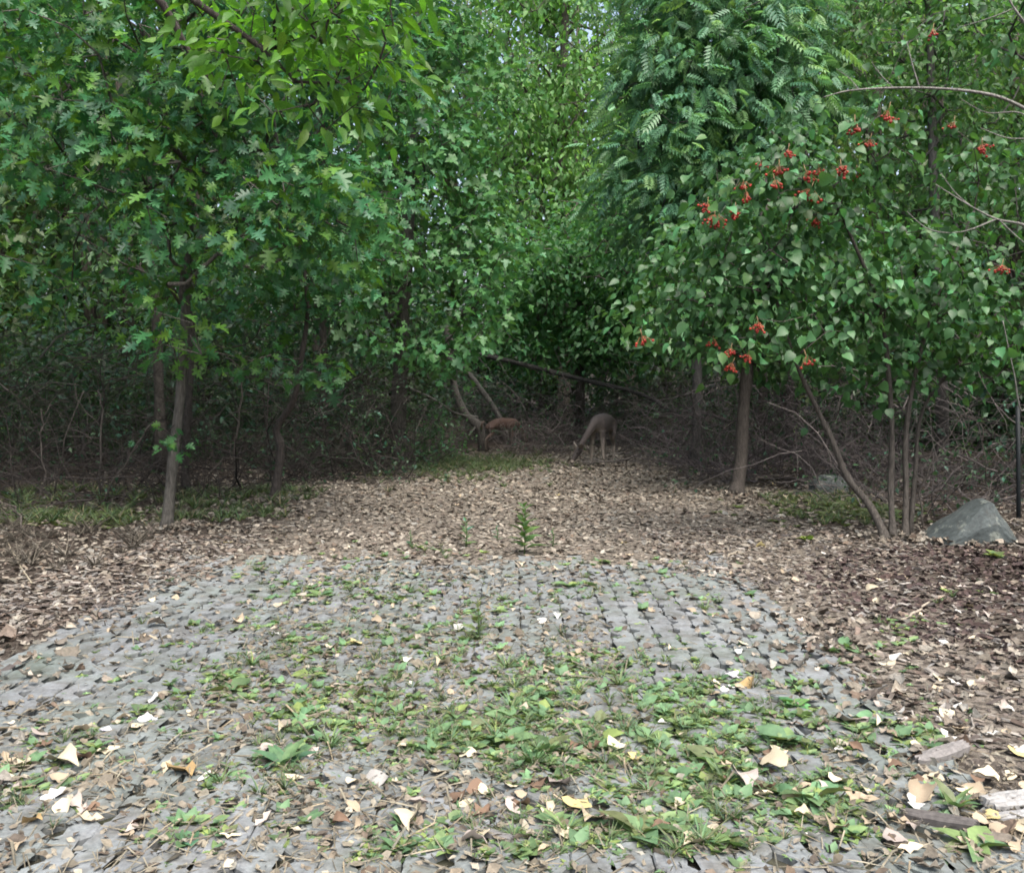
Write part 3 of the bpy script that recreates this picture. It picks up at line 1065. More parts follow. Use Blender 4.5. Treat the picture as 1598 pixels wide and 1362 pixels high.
def brush(label, xs, ys, zs, n, col, rad=.005, length=(.6, 1.8), vert=.5, leaves=0, lcols=None, cond=None):
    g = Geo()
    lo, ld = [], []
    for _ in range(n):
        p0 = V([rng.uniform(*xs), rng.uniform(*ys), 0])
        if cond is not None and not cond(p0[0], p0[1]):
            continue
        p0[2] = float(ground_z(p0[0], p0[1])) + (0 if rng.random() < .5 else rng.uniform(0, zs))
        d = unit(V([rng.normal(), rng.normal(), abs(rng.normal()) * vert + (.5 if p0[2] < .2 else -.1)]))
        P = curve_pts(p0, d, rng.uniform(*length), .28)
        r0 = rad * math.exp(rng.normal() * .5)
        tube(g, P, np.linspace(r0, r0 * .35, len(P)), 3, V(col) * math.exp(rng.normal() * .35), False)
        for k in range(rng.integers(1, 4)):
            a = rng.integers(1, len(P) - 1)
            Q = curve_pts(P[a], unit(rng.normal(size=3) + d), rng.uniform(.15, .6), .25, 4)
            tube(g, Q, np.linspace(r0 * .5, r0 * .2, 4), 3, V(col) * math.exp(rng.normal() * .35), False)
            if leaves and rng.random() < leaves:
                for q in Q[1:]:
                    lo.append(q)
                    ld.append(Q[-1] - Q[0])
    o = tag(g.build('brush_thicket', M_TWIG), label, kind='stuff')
    if lo:
        lo = V(lo)
        lo = np.repeat(lo, 2, 0) + rng.normal(size=(2 * len(lo), 3)) * .03
        N = len(lo)
        Y = unit(np.repeat(unit(V(ld)), 2, 0) + rng.normal(size=(N, 3)) * .6 + V([0, 0, -.3]))
        X = unit(np.cross(Y, V([0, 0, 1.]) + rng.normal(size=(N, 3)) * .5))
        gl = Geo()
        C = (lcols if lcols is not None else DRKC)[rng.integers(0, len(DRKC), N)]
        scatter(gl, TINY, lo, X, Y, np.cross(X, Y), rng.uniform(.04, .09, N), C)
        lf = gl.build('foliage', M_LEAF, o)
        lf['kind'] = 'stuff'
    return o


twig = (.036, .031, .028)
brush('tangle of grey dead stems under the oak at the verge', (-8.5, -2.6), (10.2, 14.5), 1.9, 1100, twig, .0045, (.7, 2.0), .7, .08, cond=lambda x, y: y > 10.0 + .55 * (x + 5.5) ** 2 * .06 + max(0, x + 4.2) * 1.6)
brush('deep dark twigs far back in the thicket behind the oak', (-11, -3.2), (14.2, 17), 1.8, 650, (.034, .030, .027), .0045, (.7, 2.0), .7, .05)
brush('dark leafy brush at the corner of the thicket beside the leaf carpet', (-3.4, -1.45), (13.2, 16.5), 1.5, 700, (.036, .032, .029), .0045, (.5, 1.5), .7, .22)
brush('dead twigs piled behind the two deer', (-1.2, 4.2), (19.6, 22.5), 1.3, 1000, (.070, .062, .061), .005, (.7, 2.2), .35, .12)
brush('purplish tangle of bare twigs behind the stout leaning trunk', (2.6, 6.0), (12.9, 17), 1.7, 950, (.085, .073, .076), .0045, (.6, 1.9), .6, .08)
brush('bare tangled twigs behind the boulder and bush stems', (3.6, 8.0), (9.7, 12.6), 1.5, 600, (.085, .075, .072), .0045, (.5, 1.7), .6, .2)
brush('twiggy dead brush spilling over the ground at the end of the clearing', (1.9, 3.6), (14.5, 19), .9, 200, (.078, .07, .065), .005, (.5, 1.5), .4, .15)
brush('small leafy brush below the hanging foliage beside the pale dead branch', (-2.3, -1.1), (15.5, 18.5), .9, 200, (.09, .08, .07), .005, (.4, 1.1), .5, .7, MAPC)

brush('dead twigs in front of the head of the red-brown deer', (-.1, 1.0), (18.0, 18.7), .5, 170, (.11, .095, .088), .0045, (.4, 1.0), .4, .1)

# shrubs of the understorey behind the twigs
g = Geo()
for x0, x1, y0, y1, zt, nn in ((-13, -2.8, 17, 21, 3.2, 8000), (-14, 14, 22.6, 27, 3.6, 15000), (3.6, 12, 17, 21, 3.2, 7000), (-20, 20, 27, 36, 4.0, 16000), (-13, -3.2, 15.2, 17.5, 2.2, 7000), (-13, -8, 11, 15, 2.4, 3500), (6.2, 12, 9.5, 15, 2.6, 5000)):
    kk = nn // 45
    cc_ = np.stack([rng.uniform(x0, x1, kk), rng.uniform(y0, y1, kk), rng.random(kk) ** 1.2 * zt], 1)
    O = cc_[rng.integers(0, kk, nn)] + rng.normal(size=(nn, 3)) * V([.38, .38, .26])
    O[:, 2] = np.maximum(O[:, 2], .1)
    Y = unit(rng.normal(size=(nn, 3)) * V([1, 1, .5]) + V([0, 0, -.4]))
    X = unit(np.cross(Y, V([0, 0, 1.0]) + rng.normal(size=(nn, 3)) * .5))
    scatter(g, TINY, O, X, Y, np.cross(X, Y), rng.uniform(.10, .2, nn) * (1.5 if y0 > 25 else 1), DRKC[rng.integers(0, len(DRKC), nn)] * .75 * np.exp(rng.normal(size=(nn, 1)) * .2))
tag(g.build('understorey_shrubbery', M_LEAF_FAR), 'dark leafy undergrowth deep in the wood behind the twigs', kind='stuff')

# single bare stems that can be told apart
stems = [
    ('bare_sapling', 'slanting bare stem leaning through the thicket between forked saplings', [(85, 790, None), (100, 690, 11), (130, 610, 11)], .012),
    ('bare_sapling', 'forked pale sapling with a crooked side branch in the thicket', [(66, 800, None), (72, 740, 10.8), (62, 690, 10.8), (68, 640, 10.8)], .013),
    ('bare_sapling', 'upright pale double-stemmed sapling nearest the oak trunk in the thicket', [(158, 790, None), (155, 720, 11), (160, 650, 11), (154, 610, 11)], .016),
    ('bare_sapling', 'low arching stem bowed over at the verge below the forked sapling', [(30, 845, None), (34, 805, 9.3), (20, 790, 9.3), (-10, 778, 9.3)], .011),
    ('bare_sapling', 'leaning stem rising toward the oak trunk from the left thicket', [(150, 800, None), (205, 705, 10.4), (240, 655, 10.4)], .010),
    ('bare_sapling', 'thin forked twig standing in grass just behind the oak trunk', [(315, 790, None), (322, 745, 11.2), (348, 715, 11.2), (375, 718, 11.2)], .008),
    ('bare_sapling', 'thin shadowy sapling in the dark gap between oak and crooked sapling', [(367, 765, None), (365, 720, 12.8), (375, 640, 12.8), (380, 560, 12.8)], .02),
    ('bare_sapling', 'thin wavy stem rising behind the boulder top', [(1535, 840, None), (1540, 770, 9.4), (1536, 700, 9.4), (1530, 660, 9.4)], .009),
    ('bare_sapling', 'bare stem slanting up beside the bush stems', [(1440, 830, None), (1435, 760, 9.6), (1475, 690, 9.6), (1510, 640, 9.6)], .010),
    ('bare_sapling', 'pale drooping stem arching at the end of the clearing beside dark brush', [(1047, 722, None), (1050, 690, 16.6), (1062, 664, 16.6), (1085, 655, 16.6)], .013),
]
for nm, lb, pts, r in stems:
    P = []
    for (x, y, D) in pts:
        P.append(on_ground(x, y) if D is None else pix(x, y, D))
    P = V(P)
    tt = np.linspace(0, len(P) - 1, (len(P) - 1) * 4 + 1)
    Q = np.stack([np.interp(tt, np.arange(len(P)), P[:, k]) for k in range(3)], 1) + rng.normal(size=(len(tt), 3)) * .012
    Q[0] = P[0]
    g = Geo()
    tube(g, Q, np.linspace(r, r * .5, len(Q)), 6, V([.095, .083, .071]))
    root = empty(nm, P[0], lb, 'sapling', 'bare saplings in the undergrowth')
    g.build('stem', M_BARK, root)
    for k in range(4):
        a = int(rng.integers(len(Q) // 3, len(Q) - 1))
        g = Geo()
        q = curve_pts(Q[a], unit(rng.normal(size=3) * V([1, .5, .4]) + V([0, 0, .6])), rng.uniform(.2, .5), .25, 5)
        tube(g, q, np.linspace(r * .45, r * .2, 5), 4, V([.095, .083, .071]))
        g.build('twig', M_BARK, root)

# leaning dead stems and the fallen log at the end of the clearing
def pole(name, label, cat, pts, r0, r1, col, twigs=0):
    P = V([on_ground(x, y) if D is None else pix(x, y, D) for x, y, D in pts])
    tt = np.linspace(0, len(P) - 1, (len(P) - 1) * 5 + 1)
    m = len(P)
    i0 = np.clip(np.floor(tt).astype(int), 0, m - 2)
    u = (tt - i0)[:, None]
    pm1, p0, p1, p2 = P[np.clip(i0 - 1, 0, m - 1)], P[i0], P[i0 + 1], P[np.clip(i0 + 2, 0, m - 1)]
    Q = .5 * (2 * p0 + (p1 - pm1) * u + (2 * pm1 - 5 * p0 + 4 * p1 - p2) * u ** 2 + (3 * p0 - pm1 - 3 * p1 + p2) * u ** 3)
    g = Geo()
    tube(g, Q, np.interp(tt, [0, m - 1], [r0, r1]) * (1 + .05 * rng.normal(size=len(tt))), 8, V(col))
    root = empty(name, P[0], label, cat)
    g.build('stem', M_BARK, root)
    for k in range(twigs):
        a = int(rng.integers(3, len(Q) - 1))
        g = Geo()
        q = curve_pts(Q[a], unit(rng.normal(size=3) + V([0, -.3, .3])), rng.uniform(.4, 1.0), .2, 5)
        tube(g, q, np.linspace(r1 * .5, r1 * .15, 5), 4, V(col))
        g.build('twig', M_BARK, root)
    return root


pole('leaning_trunk', 'curved leaning trunk standing directly behind the red-brown deer', 'trunk', [(754, 706, None), (748, 668, 18.9), (722, 640, 18.9), (706, 590, 18.9), (695, 500, 18.9)], .11, .06, (.09, .083, .075), 2)
pole('leaning_trunk', 'straight slanting trunk above the back of the red-brown deer', 'trunk', [(800, 700, None), (776, 645, 20), (745, 600, 20), (722, 570, 20), (700, 520, 20)], .07, .05, (.085, .082, .075), 1)
pole('fallen_log', 'long fallen log slanting down above the browsing deer', 'log', [(700, 545, 20.5), (780, 560, 20.5), (900, 590, 20.5), (1000, 615, 20.2), (1060, 650, 20), (1110, 690, None)], .06, .035, (.055, .053, .051), 5)
pole('dead_branch', 'pale forked dead branch sticking out under the hanging foliage', 'branch', [(745, 650, 18.0), (712, 645, 17.5), (692, 632, 17), (668, 618, 17), (640, 606, 17)], .012, .016, (.19, .178, .16), 3)
pole('dead_branch', 'bare branch lying slanted on the grass beside the red-brown deer', 'branch', [(655, 712, None), (685, 698, 17.4), (716, 683, 17.6)], .022, .015, (.13, .118, .105), 1)

# dark post behind the boulder
base = on_ground(1590, 832)
g = Geo()
top = pix(1588, 628, base[1])
tube(g, [base - V([0, 0, .2]), (base + top) / 2, top], V([.022, .021, .022]), 8, V([.018, .022, .024]))
root = empty('fence_post', base, 'thin dark upright post standing behind the grey boulder', 'post')
g.build('shaft', M_STEEL, root)
g = Geo()
tube(g, [top - V([0, 0, .01]), top + V([0, 0, .012])], V([.028, .024]), 8, V([.02, .022, .024]))
g.build('cap', M_STEEL, root)

# ------------------------------------------------------------------ stones
def stone(name, label, base, prof, depth, seed, rough=.014):
    r = random.Random(seed)
    bm = bmesh.new()
    for x, z in prof:
        for s, k in ((-1, .55), (-.6, .95), (.0, 1.0), (.7, .8), (1, .45)):
            kk = k if z > .02 else (1 - .25 * abs(s))
            bm.verts.new((x * (1 - .22 * abs(s)) + r.uniform(-.015, .015), s * depth + r.uniform(-.02, .02), z * kk + r.uniform(-.008, .008) - (.05 if z < .02 else 0)))
    res = bmesh.ops.convex_hull(bm, input=bm.verts)
    bmesh.ops.delete(bm, geom=list(set(x for x in res['geom_interior'] if isinstance(x, bmesh.types.BMVert))), context='VERTS')
    bmesh.ops.triangulate(bm, faces=bm.faces)
    for _ in range(3):
        bmesh.ops.subdivide_edges(bm, edges=bm.edges, cuts=1, use_grid_fill=True)
        bmesh.ops.triangulate(bm, faces=bm.faces)
        bmesh.ops.smooth_vert(bm, verts=bm.verts, factor=.12, use_axis_x=True, use_axis_y=True, use_axis_z=True)
    for v in bm.verts:
        n = mnoise.noise(v.co * 4 + Vector((seed, 0, 0))) + .6 * mnoise.noise(v.co * 10) + .45 * abs(mnoise.noise(v.co * 22)) + .3 * mnoise.noise(v.co * 45)
        v.co += v.co.normalized() * n * rough
    me = bpy.data.meshes.new(name)
    bm.to_mesh(me)
    bm.free()
    me.materials.append(M_STONE)
    o = link(name, me)
    o.location = base
    return tag(o, label, 'rock')


stone('boulder', 'blue-grey three-cornered boulder on the leaf litter at the edge of the wood', on_ground(1530, 862) + V([0, .2, .03]),
      [(-.40, 0), (-.39, .02), (-.30, .07), (-.15, .16), (-.02, .30), (.05, .375), (.11, .37), (.18, .30), (.30, .16), (.37, .05), (.38, 0)], .30, 3)
stone('rock', 'low flat-topped grey rock half hidden behind the leaning bush stem', on_ground(1300, 778) + V([0, .2, .02]),
      [(-.26, 0), (-.24, .14), (-.12, .22), (.12, .23), (.22, .16), (.26, 0)], .2, 9)

# ------------------------------------------------------------------ deer
def deer(name, label, loc, heading, scale, coat, under, pts, edges, head_dir, ear_at):
    bm = bmesh.new()
    sk = bm.verts.layers.skin.verify()
    vs = {}
    for k, (p_, r_) in pts.items():
        v = bm.verts.new(p_)
        rr = r_ if isinstance(r_, tuple) else (r_, r_)
        v[sk].radius = rr
        v[sk].use_root = (k == 'pelvis')
        vs[k] = v
    for a, b in edges:
        bm.edges.new((vs[a], vs[b]))
    me = bpy.data.meshes.new(name)
    bm.to_mesh(me)
    bm.free()
    tmp = bpy.data.objects.new('tmp_body', me)
    COL.objects.link(tmp)
    md = tmp.modifiers.new('skin', 'SKIN')
    md.use_smooth_shade = True
    sb = tmp.modifiers.new('sub', 'SUBSURF')
    sb.levels = 2
    sb.render_levels = 2
    dg = bpy.context.evaluated_depsgraph_get()
    me2 = bpy.data.meshes.new_from_object(tmp.evaluated_get(dg))
    bpy.data.objects.remove(tmp)
    co = np.zeros(len(me2.vertices) * 3)
    me2.vertices.foreach_get('co', co)
    co = co.reshape(-1, 3)
    no = np.zeros(len(co) * 3)
    me2.vertices.foreach_get('normal', no)
    no = no.reshape(-1, 3)
    c = np.tile(V(coat), (len(co), 1))
    # markings of the animal: pale belly and inner legs, pale throat and rump, dark muzzle and hooves
    low = np.clip((.50 - co[:, 2]) / .3, 0, 1) * (co[:, 0] < .5)
    belly = np.clip(-no[:, 2] * 1.4 - .2, 0, 1) * (co[:, 2] > .4)
    inner = np.clip(-no[:, 1] * np.sign(co[:, 1]) * 1.2, 0, 1) * (co[:, 2] < .7) * (co[:, 0] < .5)
    rump = np.clip((-co[:, 0] - .50) / .06, 0, 1) * (co[:, 2] < .80) * .8
    w = np.clip(np.maximum.reduce([belly * .8, inner * .8, rump, low * .6]), 0, 1)[:, None]
    c = c * (1 - w) + V(under) * w
    hp = V(pts['muzzle'][0])
    dm = np.linalg.norm(co - V(pts['nose'][0]), axis=1)
    c = np.where((dm < .035)[:, None], V([.015, .013, .012]), c)
    dm2 = np.abs(np.linalg.norm(co - V(pts['nose'][0]), axis=1) - .06)
    c = np.where((dm2 < .018)[:, None], V(under) * .9, c)
    th = np.linalg.norm(co - V(pts['throat'][0]), axis=1)
    c = np.where((th < .085)[:, None] & (no @ V(head_dir) < -.1)[:, None], V(under), c)
    c = np.where((co[:, 2] < .035)[:, None] & (co[:, 0] < .5)[:, None], V([.02, .018, .016]), c)
    a = me2.attributes.new('tint', 'FLOAT_COLOR', 'POINT')
    a.data.foreach_set('color', np.concatenate([c, np.ones((len(c), 1))], 1).astype(np.float32).ravel())
    me2.materials.clear()
    me2.materials.append(M_COAT)
    for p_ in me2.polygons: p_.use_smooth = True
    root = empty(name, loc, label, 'deer')
    root.rotation_euler = (0, 0, heading)
    root.scale = (scale,) * 3
    o = link('body', me2, root, False)
    # ears and eyes
    hd = V(pts['head'][0])
    ax = unit(V(pts['nose'][0]) - hd)
    side = unit(np.cross(V([0, 0, 1.]), ax))
    up = np.cross(ax, side)
    for s in (-1, 1):
        g = Geo()
        b = hd + side * s * .045 - ax * .03 + up * .03
        tip = b + side * s * .17 - ax * .07 + up * .05
        mid = b * .5 + tip * .5
        n_ = 7
        P = V([b + (tip - b) * u for u in np.linspace(0, 1, n_)])
        wd = V([.014, .036, .048, .048, .040, .024, .003])
        wv = unit(np.cross(tip - b, ax))
        verts, loops = [], []
        for q, w_ in zip(P, wd):
            verts += [q - wv * w_, q + ax * .006 + wv * 0, q + wv * w_, q - ax * .008]
        for k in range(n_ - 1):
            for m in range(4):
                loops += [k * 4 + m, k * 4 + (m + 1) % 4, (k + 1) * 4 + (m + 1) % 4, (k + 1) * 4 + m]
        g.add(verts, loops, np.full((n_ - 1) * 4, 4), V(coat) * .5 + V(under) * .35)
        link('ear', g.mesh('ear', M_COAT), root, False)
        g = Geo()
        bm = bmesh.new()
        bmesh.ops.create_icosphere(bm, subdivisions=2, radius=.014)
        bv = V([v.co[:] for v in bm.verts])
        bl = V([[v.index for v in f.verts] for f in bm.faces]).ravel()
        g.add(bv + hd + ax * .06 + side * s * .048 + up * .022, bl, np.full(len(bl) // 3, 3), V([.008, .006, .005]))
        bm.free()
        link('eye', g.mesh('eye', M_EYE), root, False)
    # tail: a flat drooping flag
    g = Geo()
    t0 = V(pts['pelvis'][0]) + V([-.13, 0, .05])
    P = V([t0, t0 + V([-.06, 0, -.02]), t0 + V([-.085, 0, -.10]), t0 + V([-.08, 0, -.18]), t0 + V([-.07, 0, -.23])])
    tube(g, P, V([.022, .032, .035, .028, .006]), 8, V(coat) * .8 + V(under) * .3)
    link('tail', g.mesh('tail', M_COAT), root, False)
    return root


def deer_pose(splay=.0, neck=((.50, 0, .72), (.66, 0, .53), (.76, 0, .33)), head=((.80, 0, .24), (.88, 0, .13), (.93, 0, .045)), fl=(.06, -.06), hl=(.07, -.08)):
    p = {'pelvis': ((-.40, 0, .73), (.145, .160)), 'loin': ((-.18, 0, .715), (.145, .172)), 'mid': ((.06, 0, .69), (.15, .188)),
         'chest': ((.28, 0, .68), (.145, .200)), 'shoulder': ((.40, 0, .70), (.115, .155)),
         'neck1': (neck[0], (.072, .095)), 'neck2': (neck[1], (.050, .062)), 'throat': (neck[2], (.043, .050)),
         'head': (head[0], (.062, .070)), 'muzzle': (head[1], (.042, .046)), 'nose': (head[2], (.026, .028))}
    e = [('pelvis', 'loin'), ('loin', 'mid'), ('mid', 'chest'), ('chest', 'shoulder'), ('shoulder', 'neck1'), ('neck1', 'neck2'), ('neck2', 'throat'), ('throat', 'head'), ('head', 'muzzle'), ('muzzle', 'nose')]
    for s, nm, d in ((1, 'l', fl[0]), (-1, 'r', fl[1])):
        y = .085 * s
        p['fs' + nm] = ((.36, y, .60), (.062, .075))
        p['fe' + nm] = ((.33 + d * .2, y * 1.1, .47), (.047, .054))
        p['fk' + nm] = ((.35 + d * .7, y * (1.1 + splay * .5), .26), .029)
        p['ff' + nm] = ((.35 + d, y * (1.1 + splay), .07), .022)
        p['fh' + nm] = ((.38 + d, y * (1.1 + splay), .012), (.022, .020))
        e += [('chest', 'fs' + nm), ('fs' + nm, 'fe' + nm), ('fe' + nm, 'fk' + nm), ('fk' + nm, 'ff' + nm), ('ff' + nm, 'fh' + nm)]
    for s, nm, d in ((1, 'l', hl[0]), (-1, 'r', hl[1])):
        y = .085 * s
        p['hh' + nm] = ((-.38, y, .62), (.075, .105))
        p['hk' + nm] = ((-.29 + d * .4, y * 1.15, .48), (.048, .062))
        p['ho' + nm] = ((-.47 + d * .8, y * 1.1, .31), (.029, .036))
        p['hf' + nm] = ((-.45 + d, y * 1.1, .07), .022)
        p['ht' + nm] = ((-.42 + d, y * 1.1, .012), (.022, .020))
        e += [('pelvis', 'hh' + nm), ('hh' + nm, 'hk' + nm), ('hk' + nm, 'ho' + nm), ('ho' + nm, 'hf' + nm), ('hf' + nm, 'ht' + nm)]
    return p, e


q = on_ground(940, 727) + V([0, 0, .03])
pp, ee = deer_pose(splay=.35, neck=((.50, -.01, .72), (.64, -.08, .55), (.72, -.16, .39)), head=((.75, -.20, .28), (.80, -.27, .155), (.825, -.31, .06)))
deer('deer', 'grey-brown deer grazing head-down at the end of the leaf carpet', q, math.radians(-90 - 20), 1.0, (.038, .031, .029), (.27, .235, .195), pp, ee, (1, 0, 0), None)
q = on_ground(782, 706) + V([0, 0, .03])
pp, ee = deer_pose(fl=(.02, -.1), hl=(.10, -.10))
deer('deer', 'red-brown deer turned away beside the curved leaning trunk', q, math.radians(34), .74, (.055, .029, .020), (.13, .11, .09), pp, ee, (1, 0, 0), None)

# ------------------------------------------------------------------ what lies on the ground
def in_pave(x, y, m=0.0):
    # ragged edge: litter creeps over the paving
    ex = .18 * np.sin(2.1 * y) + .12 * np.sin(5.3 * y + 1)
    return (x > PX0 + .12 + ex + m) & (x < PX1 - .12 + ex * .6 - m) & (y < 7.0 + .25 * np.sin(2.3 * x) + .15 * np.sin(6 * x))


def surf_z(x, y):
    return np.where((x > PX0) & (x < PX1) & (y < PY1), .058, ground_z(x, y))


def curl_leaf(kind, seed):
    """a dry fallen leaf: midrib bent, edges rolled up unevenly; base at y = -.5"""
    r = np.random.default_rng(seed)
    ys = np.linspace(-.5, .5, 6)
    wid = {'heart': V([.30, .47, .46, .34, .18, .0]), 'oval': V([.02, .22, .31, .30, .18, .0]), 'lobed': V([.12, .20, .42, .16, .30, .0])}[kind]
    vs = []
    c1, c2, b = r.uniform(.15, .7), r.uniform(-.2, .7), r.uniform(-.5, .5)
    for k, (y, w) in enumerate(zip(ys, wid)):
        z0 = b * y * y + .05 * r.normal()
        for x in (-1, -.5, 0, .5, 1):
            c = c1 if x < 0 else c2
            rag = 1 + .12 * r.normal() * (abs(x) > .9)
            vs.append((x * w * rag * (1 - .25 * abs(c)), y + .06 * r.normal() * (abs(x) > .9), z0 + c * w * x * x + .02 * r.normal()))
    lo = []
    for k in range(5):
        for m in range(4):
            a = k * 5 + m
            lo += [a, a + 1, a + 6, a + 5]
    n = len(vs)
    vs += [(-.008, -.5, vs[2][2]), (.008, -.5, vs[2][2]), (.03, -.85, vs[2][2] + .06), (.015, -.85, vs[2][2] + .06)]
    lo += [n, n + 1, n + 2, n + 3]
    vs = V(vs)
    vs[:, 2] -= vs[:, 2].min()
    return vs, V(lo), np.full(21, 4)


CURL = [curl_leaf(k, s) for k, s in (('heart', 1), ('heart', 2), ('oval', 3), ('lobed', 4), ('oval', 5), ('heart', 6))]
LITC = np.concatenate([palette((.180, .160, .128), 6, .15, .04), palette((.145, .124, .099), 7, .17, .04), palette((.190, .176, .150), 4, .15, .03), palette((.095, .077, .063), 4, .2, .05)])
def small_litter(seed):
    r = np.random.default_rng(seed)
    vs = [(0, -.5, 0), (.24, -.2, .08), (.30, .12, .12), (0, .5, .06), (-.28, .15, .1), (-.22, -.2, .03), (0, 0, 0)]
    vs = V(vs) + r.normal(size=(7, 3)) * V([.05, .05, .05])
    vs[:, 2] -= vs[:, 2].min()
    return vs, V([0, 1, 6, 1, 2, 6, 2, 3, 6, 3, 4, 6, 4, 5, 6, 5, 0, 6]), np.full(6, 3)


SMLIT = [small_litter(s) for s in range(5)]


def strew(g, tmpls, x, y, size, cols, tilt=.35, z=None, lift=.012):
    n = len(x)
    zz = surf_z(x, y) if z is None else z
    O = np.stack([x, y, zz + rng.random(n) * lift], 1)
    an = rng.uniform(0, 2 * np.pi, n)
    Z = unit(V([0, 0, 1.]) + rng.normal(size=(n, 3)) * tilt)
    Y = np.stack([np.cos(an), np.sin(an), np.zeros(n)], 1)
    X = unit(np.cross(Y, Z))
    Y = np.cross(Z, X)
    S = size * np.exp(rng.normal(size=n) * .3)
    C = cols[rng.integers(0, len(cols), n)] * np.exp(rng.normal(size=(n, 1)) * .18)
    w = rng.integers(0, len(tmpls), n)
    for k, T in enumerate(tmpls):
        m = w == k
        scatter(g, T, O[m], X[m], Y[m], Z[m], S[m], C[m])


# leaf litter beyond the paving
g = Geo()
n = 78000
x = rng.uniform(-6.2, 6.5, n)
y = 2.2 + rng.random(n) ** .75 * 17.5
soil = (np.hypot((x - 3.6) / 1.3, (y - 6.3) / 1.1) < 1) | (np.hypot((x - 3.3) / 1.0, (y - 7.9) / .8) < 1)
jit = rng.normal(size=(2, n)) * V([[.38], [.5]])
kp = ~in_pave(x + jit[0], y + jit[1]) & (np.abs(x) < y * .58 + 2.0) & (rng.random(n) < np.where(soil, .22, 1.0)) & ~((y > 15.5) & (x < -.2) & (rng.random(n) < .7))
# thinner under the trees at both sides
side = np.clip((np.abs(x + .1) - 2.6 - .12 * np.maximum(0, 9 - y)) / 2.5, 0, 1) * np.clip((y - 8) / 3, 0, 1)
kp &= rng.random(n) > side * .75
kp &= ~((x > 2.0) & (y < 8.2) & (rng.random(n) < .45))
x, y = x[kp], y[kp]
nr = y < 6.0
strew(g, SMLIT, x[~nr], y[~nr], .050, LITC, .3)
strew(g, CURL, x[nr], y[nr], .055, LITC, .4)
tag(g.build('leaf_litter', M_LITTER, smooth=False), 'carpet of small dry brown leaves beyond the paving', kind='stuff')

g = Geo()
nb = 260
an = rng.uniform(0, 6.283, nb)
bq = on_ground(1530, 862) + V([0, .2, .03])
x = bq[0] + np.cos(an) * .43 * rng.uniform(.85, 1.2, nb); y = bq[1] + np.sin(an) * .30 * rng.uniform(.85, 1.3, nb)
strew(g, CURL, x, y, .06, LITC, .6, lift=.04)
for px_, py_ in ((262, 832), (1148, 778), (1392, 850), (428, 785)):
    q_ = on_ground(px_, py_)
    nb = 130
    an = rng.uniform(0, 6.283, nb)
    rr = .08 + np.abs(rng.normal(size=nb)) * .14
    strew(g, CURL, q_[0] + np.cos(an) * rr, q_[1] + np.sin(an) * rr, .055, LITC, .6, lift=.04)
tag(g.build('drifted_leaves', M_LITTER, smooth=False), 'dry leaves drifted against the boulder and the tree feet', kind='stuff')

# shreds, chips and thatch between the pavers
g = Geo()
n = 30000
x = rng.uniform(PX0, PX1 + .2, n)
y = rng.uniform(2.4, 7.5, n)
den = .5 + .5 * np.sin(1.7 * x + .8 * y) * np.cos(1.9 * y - 1.1 * x)
cen = np.exp(-((x + .9 - .0) / 1.3) ** 2) * np.exp(-((y - 4.2) / 1.6) ** 2)
kp = (rng.random(n) < .06 + .22 * den ** 2 + .35 * cen + .2 * (y < 3.8))
kp &= ~((x > .55) & (y > 4.6) & (rng.random(n) < .85)) & ~((x < -1.5) & (y > 4.4) & (rng.random(n) < .75))
x, y = x[kp], y[kp]
strew(g, SMLIT[:3], x, y, .034, LITC * V([.95, .95, .9]), .5)
STRAW = (V([(-.025, -.5, 0), (.025, -.5, 0), (.02, .5, .04), (-.02, .5, .04), (0, 0, .05)]), V([0, 1, 4, 1, 2, 4, 2, 3, 4, 3, 0, 4]), np.full(4, 3))
sel = rng.random(len(x)) < .6
strew(g, [STRAW], x[sel] + rng.normal(size=sel.sum()) * .05, y[sel] + rng.normal(size=sel.sum()) * .05, .085, palette((.17, .15, .108), 8, .25, .05), .35)
tag(g.build('debris', M_LITTER, smooth=False), 'dry straw and leaf crumbs caught between the pavers', kind='stuff')

# wood chips and bark mulch on the right verge
CHIP = []
for s in range(4):
    r = np.random.default_rng(40 + s)
    w, t = r.uniform(.10, .22), r.uniform(.04, .09)
    v = V([(sx * w * r.uniform(.6, 1.1), sy * .5 * r.uniform(.85, 1.1), sz * t) for sz in (0, 1) for sx, sy in ((-1, -1), (1, -1), (1, 1), (-1, 1))])
    CHIP.append((v, V([3, 2, 1, 0, 4, 5, 6, 7, 0, 1, 5, 4, 1, 2, 6, 5, 2, 3, 7, 6, 3, 0, 4, 7]), np.full(6, 4)))
CHC = np.concatenate([palette((.128, .110, .093), 7, .2, .03), palette((.068, .056, .049), 6, .2, .04), palette((.19, .173, .152), 4, .2, .03)])
g = Geo()
n = 9500
x = rng.uniform(1.2, 5.0, n)
y = 2.4 + rng.random(n) ** .9 * 7.0
kp = ~in_pave(x, y, -.1) & (x < y * .56 + 1.6) & (rng.random(n) < np.where(x > 2.8 + .1 * y, .45, 1))
strew(g, CHIP, x[kp], y[kp], .046, CHC, .25)
n = 3500
x = rng.uniform(-3.6, -2.3, n); y = rng.uniform(4, 9, n)
kp = ~in_pave(x, y)
strew(g, CHIP, x[kp], y[kp], .05, CHC, .25)
tag(g.build('wood_mulch', M_CHIP, smooth=False), 'shredded wood mulch covering the verges of the paving', kind='stuff')

# dark clods of bare soil
g = Geo()
n = 3200
an = rng.uniform(0, 6.28, n); rr = rng.random(n) ** .5
x = 3.6 + 1.5 * rr * np.cos(an); y = 6.5 + 1.9 * rr * np.sin(an)
kp = x < y * .56 + 1.0
strew(g, SMLIT, x[kp], y[kp], .05, palette((.046, .032, .029), 8, .3, .05), .5)
tag(g.build('soil_clods', M_CHIP, smooth=False), 'bare dark reddish soil crumbs on the verge near the boulder', kind='stuff')

